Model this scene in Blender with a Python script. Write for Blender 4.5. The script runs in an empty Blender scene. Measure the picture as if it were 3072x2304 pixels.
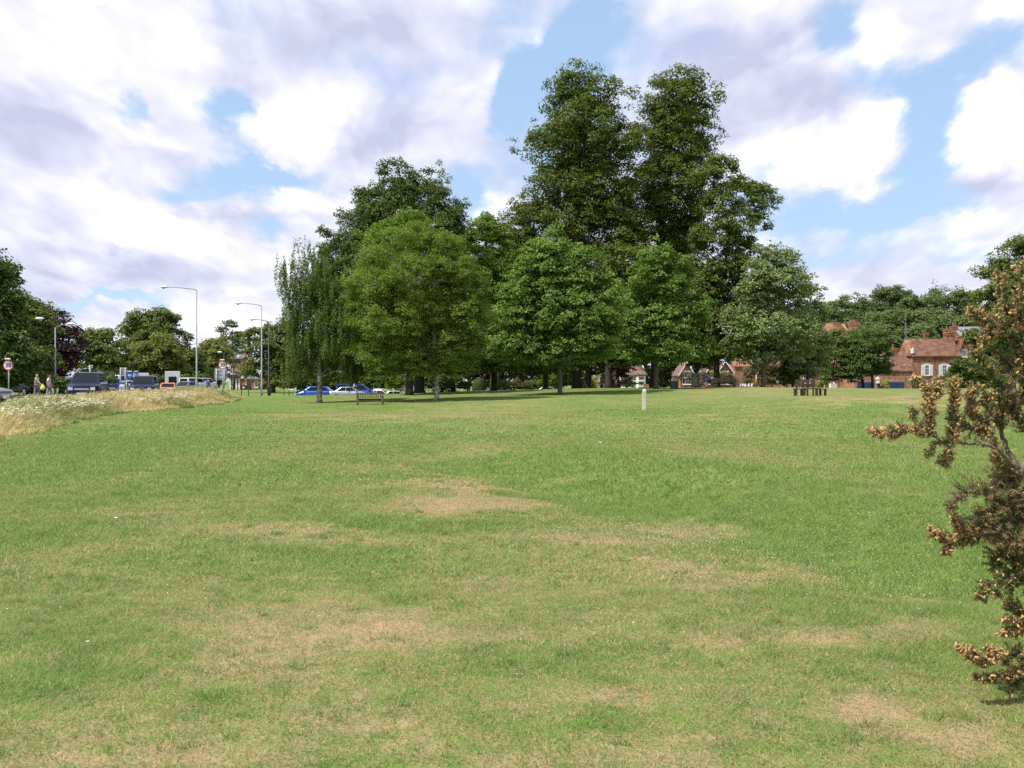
import bpy, math, random
import numpy as np
from mathutils import Vector, Matrix
R=math.radians
sc=bpy.context.scene
C=sc.collection
F=3000.0; H0=1142.0; EYE=1.6
# ------------------------------------------------------------------ noise
def _hash(ix,iy,s):
    n=(ix*374761393+iy*668265263+s*974711)&0xffffffff
    n=((n^(n>>13))*1274126177)&0xffffffff
    return ((n^(n>>16))&0xffff)/65535.0
def vnoise(x,y,s=0):
    x=np.asarray(x,float);y=np.asarray(y,float)
    ix=np.floor(x).astype(np.int64);iy=np.floor(y).astype(np.int64)
    fx=x-ix;fy=y-iy;fx=fx*fx*(3-2*fx);fy=fy*fy*(3-2*fy)
    a=_hash(ix,iy,s);b=_hash(ix+1,iy,s);c=_hash(ix,iy+1,s);d=_hash(ix+1,iy+1,s)
    return (a*(1-fx)+b*fx)*(1-fy)+(c*(1-fx)+d*fx)*fy
def fbm(x,y,s=0,o=3):
    t=0;a=.5;n=0
    for i in range(o):
        t=t+a*vnoise(x*2**i+i*17.3,y*2**i-i*9.1,s+i);n+=a;a*=.5
    return t/n
# ------------------------------------------------------------------ terrain
CP=[]
for px in range(-900,4200,500):
    for d in (3,5,8,13,20,30): CP.append((px,d,0.0))
CP+=[(px,44,0.0) for px in (600,1000,1400,1800,2200)]+[(2700,46,.12),(3200,46,.15),(3700,46,.15)]
CP+=[(1933,55,.0),(2200,57,.2),(2800,60,.45),(3300,60,.5),(3800,60,.5)]
CP+=[(p_,60,-.26) for p_ in (850,1050,1250,1450,1650)]+[(1850,61,-.1),(1100,80,.12),(1300,79,.34),(1450,80,.48),(1560,80,.5)]
CP+=[(1110,69,-.14),(958,75,-.17),(800,72,0),(1310,72,.04),(1233,86,.32),(1680,80,.48),(1968,89,.82),(2430,66,.6),(2900,72,.65),(3400,72,.65),(1450,72,.25),(1820,72,.4)]
for px,z in ((880,.30),(1000,.32),(1150,.44),(1300,.56),(1500,.78),(1700,.92),(2000,1.03),(2300,1.03),(2600,.9),(2850,.87),(3100,.87),(3500,.87),(4200,.87)): CP.append((px,94,z))
for px,z in ((920,-.5),(1000,-.5),(1150,-.35),(1400,.35),(1600,.5),(1900,.6),(2300,.55),(2600,.35),(3000,.35),(3600,.35)): CP.append((px,113,z))
for px in (1000,1300,1600,1900,2200,2500,2800,3100,3500): CP.append((px,140,.15 if px>1200 else -.3))
CP+=[(0,27,0),(200,40,0),(400,50,.02),(560,60,0),(700,95,.08),(785,112,0),(850,150,-.05),(800,200,-.07),(620,75,.1)]
CP+=[(-300,45,.35),(0,50,.35),(100,60,.36),(265,60,.4),(-300,65,.35),(435,73,.35),(560,92,.2),(530,130,.1),(-300,100,.3),(100,120,.25),(300,95,.3)]
CP=np.array(CP)
def h(x,y):
    x=np.asarray(x,float);y=np.asarray(y,float);shp=x.shape
    x=x.ravel();y=y.ravel()
    yy=np.maximum(y,3.0)
    u=np.clip(1536+F*x/yy,-900,4200)/500;v=np.log(yy)*3.5
    num=np.zeros_like(u);den=np.full_like(u,1e-5)
    for p,d,z in CP:
        w=np.exp(-((u-p/500)**2+(v-math.log(d)*3.5)**2)/(2*.29**2))
        num+=w*z;den+=w
    z=num/den
    z=z*np.clip((900-y)/500,0,1)
    und=(fbm(x/7,y/9,5,2)-.5)*.14*np.clip((y-2)/8,0,1)*np.clip((140-y)/60,0,1)
    # the hollow running through the lawn and the low dry ridge beside it
    ax,ay,bx,by=-2.0,24.0,4.2,8.0
    L2=(bx-ax)**2+(by-ay)**2;t=np.clip(((x-ax)*(bx-ax)+(y-ay)*(by-ay))/L2,0,1)
    t2=((x-ax)*(bx-ax)+(y-ay)*(by-ay))/L2;pd=((x-ax)*(by-ay)-(y-ay)*(bx-ax))/math.sqrt(L2);wn_=np.exp(-((t2-.5)/.62)**4)
    und+=wn_*(-.24*np.exp(-(pd/1.4)**2)+.13*np.exp(-((pd+2.8)/1.8)**2))
    pxx=1536+F*x/yy;und+=-(.42+.5*np.exp(-((pxx-1210)/90)**2))*np.exp(-((y-115)/9)**2)/(1+np.exp(-(pxx-835)/25))/(1+np.exp((pxx-1320)/30))
    und+=-.75*np.exp(-((pxx-1632)/75)**2-((y-119)/8)**2)
    return (z+und).reshape(shp)
def hh(x,y): return float(h(np.array([x]),np.array([y]))[0])
def X(px,d): return (px-1536)/F*d
def Z(py,d): return EYE+(H0-py)/F*d
def G(px,d):
    x=X(px,d);return Vector((x,d,hh(x,d)))
# ------------------------------------------------------------------ materials
M={}
def _nt(name):
    m=bpy.data.materials.new(name);m.use_nodes=True;nt=m.node_tree
    return m,nt,nt.nodes['Principled BSDF']
def link(nt,a,b): nt.links.new(a,b)
def mat(name,col,rough=.7,metal=0,var=.0,scale=8,bump=0,bscale=30,col2=None,spec=.5,emit=None,coord='Object'):
    m,nt,p=_nt(name)
    p.inputs['Base Color'].default_value=(*col,1);p.inputs['Roughness'].default_value=rough
    p.inputs['Metallic'].default_value=metal;p.inputs['Specular IOR Level'].default_value=spec
    tc=nt.nodes.new('ShaderNodeTexCoord')
    n=nt.nodes.new('ShaderNodeTexNoise');n.inputs['Scale'].default_value=scale;n.inputs['Detail'].default_value=5
    link(nt,tc.outputs[coord],n.inputs['Vector'])
    mx=nt.nodes.new('ShaderNodeMix');mx.data_type='RGBA'
    c2=col2 if col2 else tuple(c*(1-max(var,.06)) for c in col)
    rp=nt.nodes.new('ShaderNodeMapRange');rp.inputs[1].default_value=.35;rp.inputs[2].default_value=.65
    link(nt,n.outputs['Fac'],rp.inputs[0]);link(nt,rp.outputs[0],mx.inputs['Factor'])
    mx.inputs['A'].default_value=(*col,1);mx.inputs['B'].default_value=(*c2,1)
    link(nt,mx.outputs['Result'],p.inputs['Base Color'])
    if bump:
        b=nt.nodes.new('ShaderNodeBump');b.inputs['Strength'].default_value=bump;b.inputs['Distance'].default_value=.02
        n2=nt.nodes.new('ShaderNodeTexNoise');n2.inputs['Scale'].default_value=bscale;n2.inputs['Detail'].default_value=4
        link(nt,tc.outputs[coord],n2.inputs['Vector']);link(nt,n2.outputs['Fac'],b.inputs['Height']);link(nt,b.outputs['Normal'],p.inputs['Normal'])
    M[name]=m;return m
def leafmat(name,c1,c2,trans=.3,rough=.5,c3=None):
    """foliage: two tints mixed by the leaf's own random value and its clump's"""
    m,nt,p=_nt(name)
    a=nt.nodes.new('ShaderNodeAttribute');a.attribute_name='tint'
    mx=nt.nodes.new('ShaderNodeMix');mx.data_type='RGBA'
    mx.inputs['A'].default_value=(*c1,1);mx.inputs['B'].default_value=(*c2,1)
    link(nt,a.outputs['Fac'],mx.inputs['Factor'])
    src=mx.outputs['Result']
    if c3:
        g=nt.nodes.new('ShaderNodeNewGeometry');m3=nt.nodes.new('ShaderNodeMix');m3.data_type='RGBA'
        m3.inputs['B'].default_value=(*c3,1);link(nt,g.outputs['Backfacing'],m3.inputs['Factor']);link(nt,src,m3.inputs['A']);src=m3.outputs['Result']
    link(nt,src,p.inputs['Base Color'])
    p.inputs['Roughness'].default_value=rough;p.inputs['Specular IOR Level'].default_value=.22
    t=nt.nodes.new('ShaderNodeBsdfTranslucent')
    br=nt.nodes.new('ShaderNodeMix');br.data_type='RGBA';br.blend_type='MULTIPLY';br.inputs['Factor'].default_value=1
    br.inputs['B'].default_value=(1.15,1.3,.55,1);link(nt,src,br.inputs['A']);link(nt,br.outputs['Result'],t.inputs['Color'])
    ms=nt.nodes.new('ShaderNodeMixShader');ms.inputs[0].default_value=trans
    link(nt,p.outputs[0],ms.inputs[1]);link(nt,t.outputs[0],ms.inputs[2])
    link(nt,ms.outputs[0],nt.nodes['Material Output'].inputs['Surface'])
    M[name]=m;return m
# ------------------------------------------------------------------ object helpers
def tag(o,label=None,cat=None,group=None,kind=None):
    if label:o['label']=label
    if cat:o['category']=cat
    if group:o['group']=group
    if kind:o['kind']=kind
    return o
def empty(name,loc,label,cat,group=None,rz=0):
    o=bpy.data.objects.new(name,None);C.objects.link(o);o.location=loc;o.rotation_euler=(0,0,rz);o.empty_display_size=.3
    return tag(o,label,cat,group)
def link_mesh(name,me,material,parent=None,loc=None):
    o=bpy.data.objects.new(name,me);C.objects.link(o)
    if material: me.materials.append(M[material] if isinstance(material,str) else material)
    if parent:o.parent=parent
    if loc is not None:o.location=loc
    return o
def np_mesh(name,verts,nper,attrs=None,smooth=False,faces=None):
    """verts (N,3); nper verts in a row make one face, or faces given as an int array (F,k)"""
    me=bpy.data.meshes.new(name);verts=np.ascontiguousarray(verts,np.float32).reshape(-1,3)
    nv=len(verts);me.vertices.add(nv);me.vertices.foreach_set('co',verts.ravel())
    if faces is None: idx=np.arange(nv,dtype=np.int32);k=nper;nf=nv//k
    else: faces=np.asarray(faces,np.int32);nf,k=faces.shape;idx=faces.ravel()
    me.loops.add(len(idx));me.loops.foreach_set('vertex_index',idx)
    me.polygons.add(nf);me.polygons.foreach_set('loop_start',np.arange(nf,dtype=np.int32)*k)
    try: me.polygons.foreach_set('loop_total',np.full(nf,k,dtype=np.int32))
    except Exception: pass
    if attrs:
        for an,v in attrs.items():
            a=me.attributes.new(an,'FLOAT','POINT');a.data.foreach_set('value',np.ascontiguousarray(v,np.float32))
    me.polygons.foreach_set('use_smooth',np.full(nf,bool(smooth)))
    me.update(calc_edges=True);return me
class MB:
    def __init__(s): s.v=[];s.f=[]
    def add(s,vs,fs):
        n=len(s.v);s.v+=[tuple(v) for v in vs];s.f+=[tuple(i+n for i in f) for f in fs];return s
    def box(s,x0,x1,y0,y1,z0,z1,m=None):
        vs=[(x,y,z) for x in (x0,x1) for y in (y0,y1) for z in (z0,z1)]
        if m is not None: vs=[m@Vector(v) for v in vs]
        return s.add(vs,[(0,1,3,2),(4,6,7,5),(0,4,5,1),(2,3,7,6),(0,2,6,4),(1,5,7,3)])
    def tube(s,pts,rs,n=8,cap=True):
        pts=[Vector(p) for p in pts];rings=[]
        if not hasattr(rs,'__len__'): rs=[rs]*len(pts)
        base=len(s.v);ref=None
        for i,p in enumerate(pts):
            t=(pts[min(i+1,len(pts)-1)]-pts[max(i-1,0)]).normalized()
            if ref is None: ref=Vector((1,0,0)) if abs(t.x)<.8 else Vector((0,1,0))
            a=t.cross(ref);a=a.normalized() if a.length>1e-6 else Vector((0,1,0)); b=t.cross(a).normalized()
            ref=b.cross(t) if False else ref
            for k in range(n):
                an=2*math.pi*k/n;s.v.append(tuple(p+(a*math.cos(an)+b*math.sin(an))*rs[i]))
        for i in range(len(pts)-1):
            for k in range(n):
                k2=(k+1)%n;s.f.append((base+i*n+k,base+i*n+k2,base+(i+1)*n+k2,base+(i+1)*n+k))
        if cap:
            s.f.append(tuple(base+k for k in range(n))[::-1]);e=base+(len(pts)-1)*n;s.f.append(tuple(e+k for k in range(n)))
        return s
    def prism(s,poly,axis,a,b):
        """poly of 2-tuples in the other two axes, extruded along axis from a to b"""
        def mk(p,t):
            return {'x':(t,p[0],p[1]),'y':(p[0],t,p[1]),'z':(p[0],p[1],t)}[axis]
        n=len(poly);vs=[mk(p,a) for p in poly]+[mk(p,b) for p in poly]
        fs=[tuple(range(n))[::-1],tuple(range(n,2*n))]+[(i,(i+1)%n,(i+1)%n+n,i+n) for i in range(n)]
        return s.add(vs,fs)
    def lathe(s,prof,n=16,c=(0,0,0)):
        base=len(s.v)
        for r,z in prof:
            for k in range(n):
                a=2*math.pi*k/n;s.v.append((c[0]+r*math.cos(a),c[1]+r*math.sin(a),c[2]+z))
        for i in range(len(prof)-1):
            for k in range(n):
                k2=(k+1)%n;s.f.append((base+i*n+k,base+i*n+k2,base+(i+1)*n+k2,base+(i+1)*n+k))
        s.f.append(tuple(base+k for k in range(n))[::-1]);e=base+(len(prof)-1)*n;s.f.append(tuple(e+k for k in range(n)));return s
    def quad(s,*p): return s.add(p,[tuple(range(len(p)))])
    def disc(s,cx,y,cz,r,t=.01,n=28):
        return s.prism([(cx+r*math.cos(2*math.pi*k/n),cz+r*math.sin(2*math.pi*k/n)) for k in range(n)],'y',y,y+t)
    def build(s,name,material,parent=None,loc=None,smooth=False,bevel=0,sub=0,label=None):
        me=bpy.data.meshes.new(name);me.from_pydata(s.v,[],s.f);me.update()
        import bmesh
        bm=bmesh.new();bm.from_mesh(me);bmesh.ops.recalc_face_normals(bm,faces=bm.faces);bm.to_mesh(me);bm.free()
        if smooth: me.polygons.foreach_set('use_smooth',np.ones(len(me.polygons),bool))
        o=link_mesh(name,me,material,parent,loc)
        if bevel:
            b=o.modifiers.new('b','BEVEL');b.width=bevel;b.segments=2;b.limit_method='ANGLE'
        if sub:
            b=o.modifiers.new('s','SUBSURF');b.levels=sub;b.render_levels=sub
        if label:o['label']=label
        return o
def copy_tree(o,parent=None):
    c=o.copy();C.objects.link(c)
    if parent:c.parent=parent
    for ch in list(o.children): copy_tree(ch,c)
    return c
def text_mesh(name,txt,size,material,parent,loc,rot=(R(90),0,0),extrude=.003,bold=0):
    cu=bpy.data.curves.new('t','FONT');cu.body=txt;cu.size=size;cu.align_x='CENTER';cu.align_y='CENTER';cu.extrude=extrude;cu.offset=bold
    t=bpy.data.objects.new('t',cu);C.objects.link(t);bpy.context.view_layer.update()
    dg=bpy.context.evaluated_depsgraph_get();me=bpy.data.meshes.new_from_object(t.evaluated_get(dg))
    bpy.data.objects.remove(t);bpy.data.curves.remove(cu);me.materials.clear()
    o=link_mesh(name,me,material,parent,loc);o.rotation_euler=rot;return o
# ------------------------------------------------------------------ camera, light, world
cam=bpy.data.cameras.new('camera');co=bpy.data.objects.new('camera',cam);C.objects.link(co)
cam.sensor_width=36;cam.lens=36*F/3072;cam.clip_end=6000;cam.clip_start=.05
co.location=(0,0,EYE);co.rotation_euler=(R(90)-math.atan((1152-H0)/F),0,0);sc.camera=co
sc.view_settings.view_transform='Standard';sc.view_settings.look='None';sc.view_settings.exposure=0.5;sc.view_settings.gamma=1
sc.cycles.max_bounces=6;sc.cycles.diffuse_bounces=3;sc.cycles.glossy_bounces=2;sc.cycles.transmission_bounces=3;sc.cycles.use_denoising=False
sc.cycles.transparent_max_bounces=6;sc.cycles.sample_clamp_indirect=6
EL=R(58);sv=Vector((-.88,-.46,0)).normalized()*math.cos(EL)+Vector((0,0,math.sin(EL)))
sl=bpy.data.lights.new('sun','SUN');sl.energy=4.5;sl.angle=R(.5);sl.color=(1,.955,.88)
so=bpy.data.objects.new('sun',sl);C.objects.link(so);so.rotation_euler=(-sv).to_track_quat('-Z','Y').to_euler();so.location=(-30,-30,60)
w=bpy.data.worlds.new('World');sc.world=w;w.use_nodes=True;wn=w.node_tree;N=wn.nodes;bg=N['Background'];bg.inputs[1].default_value=.1
sky=N.new('ShaderNodeTexSky');sky.sky_type='NISHITA';sky.sun_disc=False;sky.sun_elevation=EL;sky.sun_rotation=math.atan2(sv.x,sv.y)
sky.air_density=1.0;sky.dust_density=.6;sky.ozone_density=1.5
def nd(t,**k):
    n=N.new(t)
    for a,b in k.items(): setattr(n,a,b)
    return n
def mth(op,a,b=None,c=None,clamp=False):
    n=nd('ShaderNodeMath',operation=op,use_clamp=clamp)
    for i,v in enumerate((a,b,c)):
        if v is None: continue
        if hasattr(v,'links'): wn.links.new(v,n.inputs[i])
        else: n.inputs[i].default_value=v
    return n.outputs[0]
tc=nd('ShaderNodeTexCoord');sep=nd('ShaderNodeSeparateXYZ');wn.links.new(tc.outputs['Generated'],sep.inputs[0])
az=mth('ARCTAN2',sep.outputs[0],sep.outputs[1]);el=mth('ARCSINE',sep.outputs[2])
def comb(a,b,c=0.0):
    n=nd('ShaderNodeCombineXYZ')
    for i,v in enumerate((a,b,c)):
        if hasattr(v,'links'): wn.links.new(v,n.inputs[i])
        else: n.inputs[i].default_value=v
    return n.outputs[0]
P=comb(az,el)
# cloud plane coordinates: heights and bearings squeezed together towards the horizon
zc=mth('ADD',mth('MAXIMUM',el,0.0),.16)
Q=comb(mth('DIVIDE',az,mth('ADD',mth('MULTIPLY',zc,1.2),.35)),mth('MULTIPLY',mth('LOGARITHM',zc,2.718),.62),0.0)
def noise(vec,scale,detail=8,rough=.55,dist=0,off=(0,0,0)):
    mp=nd('ShaderNodeMapping');mp.inputs['Location'].default_value=off;wn.links.new(vec,mp.inputs[0])
    n=nd('ShaderNodeTexNoise',noise_dimensions='2D');n.inputs['Scale'].default_value=scale;n.inputs['Detail'].default_value=detail
    n.inputs['Roughness'].default_value=rough;n.inputs['Distortion'].default_value=dist;wn.links.new(mp.outputs[0],n.inputs['Vector']);return n
wob=noise(Q,6,5,.62,off=(3.1,1.7,0));wob2=noise(Q,2.4,3,.5,off=(7,2,0))
def vadd(a,b):
    n=nd('ShaderNodeVectorMath',operation='ADD');wn.links.new(a,n.inputs[0]);wn.links.new(b,n.inputs[1]);return n.outputs[0]
def vsc(a,s,sub=(.5,.5,.5)):
    n=nd('ShaderNodeVectorMath',operation='SUBTRACT');wn.links.new(a,n.inputs[0]);n.inputs[1].default_value=sub
    m=nd('ShaderNodeVectorMath',operation='MULTIPLY');wn.links.new(n.outputs[0],m.inputs[0]);m.inputs[1].default_value=(s,s,0);return m.outputs[0]
PW=vadd(P,vsc(wob.outputs['Color'],.10))
def blobs(lst,vec=PW):
    tot=None
    for (px,py,rx,ry,a) in lst:
        u=(px-1536)/F;v=(H0-py)/F;a0=math.atan(u);e0=math.atan(v*math.cos(a0))
        n=nd('ShaderNodeVectorMath',operation='SUBTRACT');wn.links.new(vec,n.inputs[0]);n.inputs[1].default_value=(a0,e0,0)
        m=nd('ShaderNodeVectorMath',operation='MULTIPLY');wn.links.new(n.outputs[0],m.inputs[0]);m.inputs[1].default_value=(F/rx,F/ry,0)
        d=nd('ShaderNodeVectorMath',operation='DOT_PRODUCT');wn.links.new(m.outputs[0],d.inputs[0]);wn.links.new(m.outputs[0],d.inputs[1])
        e=mth('MULTIPLY',mth('EXPONENT',mth('MULTIPLY',d.outputs['Value'],-1.0)),a)
        tot=e if tot is None else mth('ADD',tot,e)
    return tot
holes=blobs([(1720,130,110,80,1.0),(1600,230,110,70,.9),(1540,330,60,90,.9),(1800,50,70,60,.5),(1420,560,70,70,.75),(700,350,90,60,.9),(790,515,170,45,1.0),(540,560,90,40,.5),
 (385,290,50,40,.6),(2540,70,90,90,1.0),(2640,230,110,80,.7),(2780,330,110,120,1.0),(2900,180,80,60,.6),(2780,520,160,70,.8),(2520,640,260,70,.8),(2900,640,200,50,.6),(3040,110,80,60,.6),(2440,800,140,60,.5),
 (2960,760,220,40,.4),(820,690,60,50,.55),(250,895,220,22,.6),(450,900,200,30,.3),(-500,500,300,100,.8),(3700,400,300,120,.8),(1700,-300,400,120,.8),(300,-400,300,100,.8)])
gray=blobs([(1100,100,330,95,1.0),(1330,430,250,110,.9),(1020,460,200,60,.5),(90,390,190,140,.8),(180,800,380,65,1.0),(820,650,200,28,.6),(2330,280,280,130,1.25),(2250,90,180,100,.5),(3010,560,200,45,.9),
 (560,400,120,50,.3),(2600,620,300,20,.3),(700,250,200,40,.4),(100,640,150,30,.4),(2330,800,300,30,.3)])
brt=blobs([(570,110,120,90,.9),(870,330,120,90,1.0),(960,370,120,60,.6),(430,690,170,70,.9),(250,120,200,100,.4),(2400,450,180,70,1.0),(2600,350,110,90,.9),(2960,400,150,110,1.2),(3040,300,90,70,.5),(2650,110,80,90,.8),(850,800,40,40,1.0),(600,940,100,50,.8),
 (1450,650,100,60,.7),(1470,200,60,40,.5),(900,580,200,40,.5),(700,760,180,60,.4),(1600,70,150,40,.3)])
def vor(scale,off):
    mp=nd('ShaderNodeMapping');mp.inputs['Location'].default_value=off;wn.links.new(vadd(Q,vsc(noise(Q,5,3,.6,off=(2,9,0)).outputs['Color'],.16)),mp.inputs[0])
    n=nd('ShaderNodeTexVoronoi',feature='F1',voronoi_dimensions='2D');n.inputs['Scale'].default_value=scale;n.inputs['Detail'].default_value=2;n.inputs['Roughness'].default_value=.5;n.inputs['Lacunarity'].default_value=2.3
    n.normalize=True;wn.links.new(mp.outputs[0],n.inputs['Vector']);return mth('SUBTRACT',1.0,n.outputs['Distance'])
b1=vor(7.0,(0,0,0));b2=vor(7.0,(-.012,-.030,0))
n1=noise(Q,3.0,8,.58,0,off=(1.2,4.4,0));n2=noise(Q,3.0,4,.58,0,off=(1.2+.02,4.4-.06,0))
dens=mth('ADD',mth('SUBTRACT',mth('ADD',mth('MULTIPLY',mth('SUBTRACT',n1.outputs[0],.5),2.3),mth('MULTIPLY',mth('SUBTRACT',b1,.62),.9)),mth('MULTIPLY',holes,1.25)),mth('ADD',.62,mth('ADD',mth('MULTIPLY',brt,.55),mth('MULTIPLY',gray,.4))))
mr=nd('ShaderNodeMapRange',interpolation_type='SMOOTHSTEP');wn.links.new(dens,mr.inputs[0]);mr.inputs[1].default_value=-.12;mr.inputs[2].default_value=.76
relief=mth('ADD',mth('MULTIPLY',mth('SUBTRACT',n2.outputs[0],n1.outputs[0]),1.6),mth('MULTIPLY',mth('SUBTRACT',b2,b1),1.5))
bb=noise(Q,9,4,.6,off=(5,5,0))
sh=mth('ADD',mth('ADD',mth('ADD',.42,mth('MULTIPLY',gray,.45)),mth('MULTIPLY',brt,-.6)),mth('ADD',relief,mth('MULTIPLY',mth('SUBTRACT',bb.outputs[0],.5),.35)),None)
sh=mth('ADD',sh,mth('MULTIPLY',mth('SUBTRACT',wob2.outputs[0],.5),.2),clamp=True)
cr=nd('ShaderNodeValToRGB');wn.links.new(sh,cr.inputs[0]);ce=cr.color_ramp
K=1.05
ce.elements[0].position=0;ce.elements[0].color=(8.2*K,8.2*K,8.6*K,1)
ce.elements[1].position=1;ce.elements[1].color=(4.1*K,4.3*K,5.7*K,1)
for pos,c in ((.22,(6.8,6.8,7.6)),(.6,(5.4,5.5,6.7))):
    e=ce.elements.new(pos);e.color=(*[q*K for q in c],1)
# pale blue between the clouds: the physical sky lifted by thin high vapour
vap=nd('ShaderNodeMix',data_type='RGBA');vap.inputs['Factor'].default_value=.6;wn.links.new(sky.outputs[0],vap.inputs['A']);vap.inputs['B'].default_value=(4.0,5.6,8.0,1)
mxc=nd('ShaderNodeMix',data_type='RGBA');wn.links.new(mr.outputs[0],mxc.inputs['Factor']);wn.links.new(vap.outputs['Result'],mxc.inputs['A']);wn.links.new(cr.outputs[0],mxc.inputs['B'])
wn.links.new(mxc.outputs['Result'],bg.inputs[0])
w.cycles.sampling_method='MANUAL';w.cycles.sample_map_resolution=512
# ------------------------------------------------------------------ ground
rng=np.random.default_rng(7)
DRY=[(1500,1448,230,20,.35),(1900,1560,260,26,.4),(2300,1690,260,30,.4),(1400,1475,330,26,.38),(1250,1440,250,20,.3),(1150,1850,260,80,.6),(760,1930,170,110,.4),(560,1850,200,60,.25),(1800,2115,230,35,.35),(2150,1745,190,25,.45),(2350,1890,330,45,.5),(2100,1700,300,30,.3),(2690,2155,120,50,.6),
 (2950,2230,160,60,.45),(250,2280,300,60,.4),(1000,1600,230,20,.4),(1750,1600,300,22,.45),(850,1585,260,16,.3),(2050,1660,260,20,.3),(1150,1243,330,9,.5),(1450,1225,200,10,.3),(2080,1262,330,8,.4),(2550,1222,260,10,.5),(2300,1205,200,8,.35),(2950,1215,300,12,.45),
 (1600,2260,300,60,.4),(1100,2180,260,60,.4),(700,2280,250,50,.3),(1500,1900,200,30,.25),(2000,2280,200,40,.3),(450,1520,150,12,.35),(1300,1330,300,14,.15),(2300,1400,400,15,.1),(2700,1830,180,25,.35),(150,1700,200,30,.1)]
GRN=[(1650,1405,200,16,.3),(2050,1475,220,22,.3),(2700,1680,240,34,.4),(1500,1392,220,18,.4),(1850,1440,220,22,.4),(2200,1510,240,28,.5),(2520,1590,240,34,.5),(1250,1550,260,22,.4),(850,1655,260,25,.35),(1700,2210,330,60,.25),(640,2110,110,55,.4),(100,2070,130,60,.25),(2000,1450,250,20,.4),(2350,1530,260,30,.5),(2750,1620,300,50,.5),(3050,1750,250,60,.4),(1900,1940,200,40,.25),(1600,1385,260,20,.4),(300,1350,300,40,.3),(600,1230,300,20,.3),(2830,1950,160,60,.25),(1650,2010,200,40,.2),(2700,2040,200,30,.25)]
def dry(x,y):
    yy=np.maximum(y,3);px=1536+F*x/yy;py=H0+F*EYE/yy
    v=.15+.18*np.clip((9-y)/5,0,1)+.5*(fbm(x/1.3+9,y/1.8,11,4)-.5)+.30*(fbm(x/5,y/11,31,2)-.5)+.16*(fbm(x/.28,y/.34,51,2)-.5)
    px=px+(fbm(x*.8,y*.8,71,3)-.5)*260;py=py+(fbm(x*.9+5,y*.9,81,3)-.5)*np.clip(3000/yy,10,200)
    for a,b,rx,ry,s in DRY: v=v+1.0*s*np.exp(-((px-a)/rx)**2-((py-b)/ry)**2)
    for a,b,rx,ry,s in GRN: v=v-.8*s*np.exp(-((px-a)/rx)**2-((py-b)/ry)**2)
    return np.clip(v,0,1)
def grid(xs,ys):
    xx,yy=np.meshgrid(xs,ys);n,m=xx.shape;i=np.arange(n*m).reshape(n,m)
    f=np.stack([i[:-1,:-1],i[:-1,1:],i[1:,1:],i[1:,:-1]],-1).reshape(-1,4);return xx.ravel(),yy.ravel(),f
def axis(a,step,g,lim):
    o=[0];s=step
    while o[-1]<lim: o.append(o[-1]+s);s*=g
    return o
xa=axis(0,.12,1.022,3000);xs=np.array([-v for v in xa[:0:-1]]+xa)
ya=[-800,-300,-100,-40,-15,-5,0];v=1.0;s=.12
while v<4000: ya.append(v);v+=s;s*=1.0145 if v<160 else 1.12
ys=np.array(ya)
gx,gy,gf=grid(xs,ys)
gz=h(gx,gy)
me=np_mesh('ground',np.stack([gx,gy,gz],-1),4,{'dry':dry(gx,gy)},True,gf)
C_G1=(.088,.182,.030);C_G2=(.150,.244,.050);C_S=(.44,.32,.18);C_S2=(.37,.25,.14)
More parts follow.
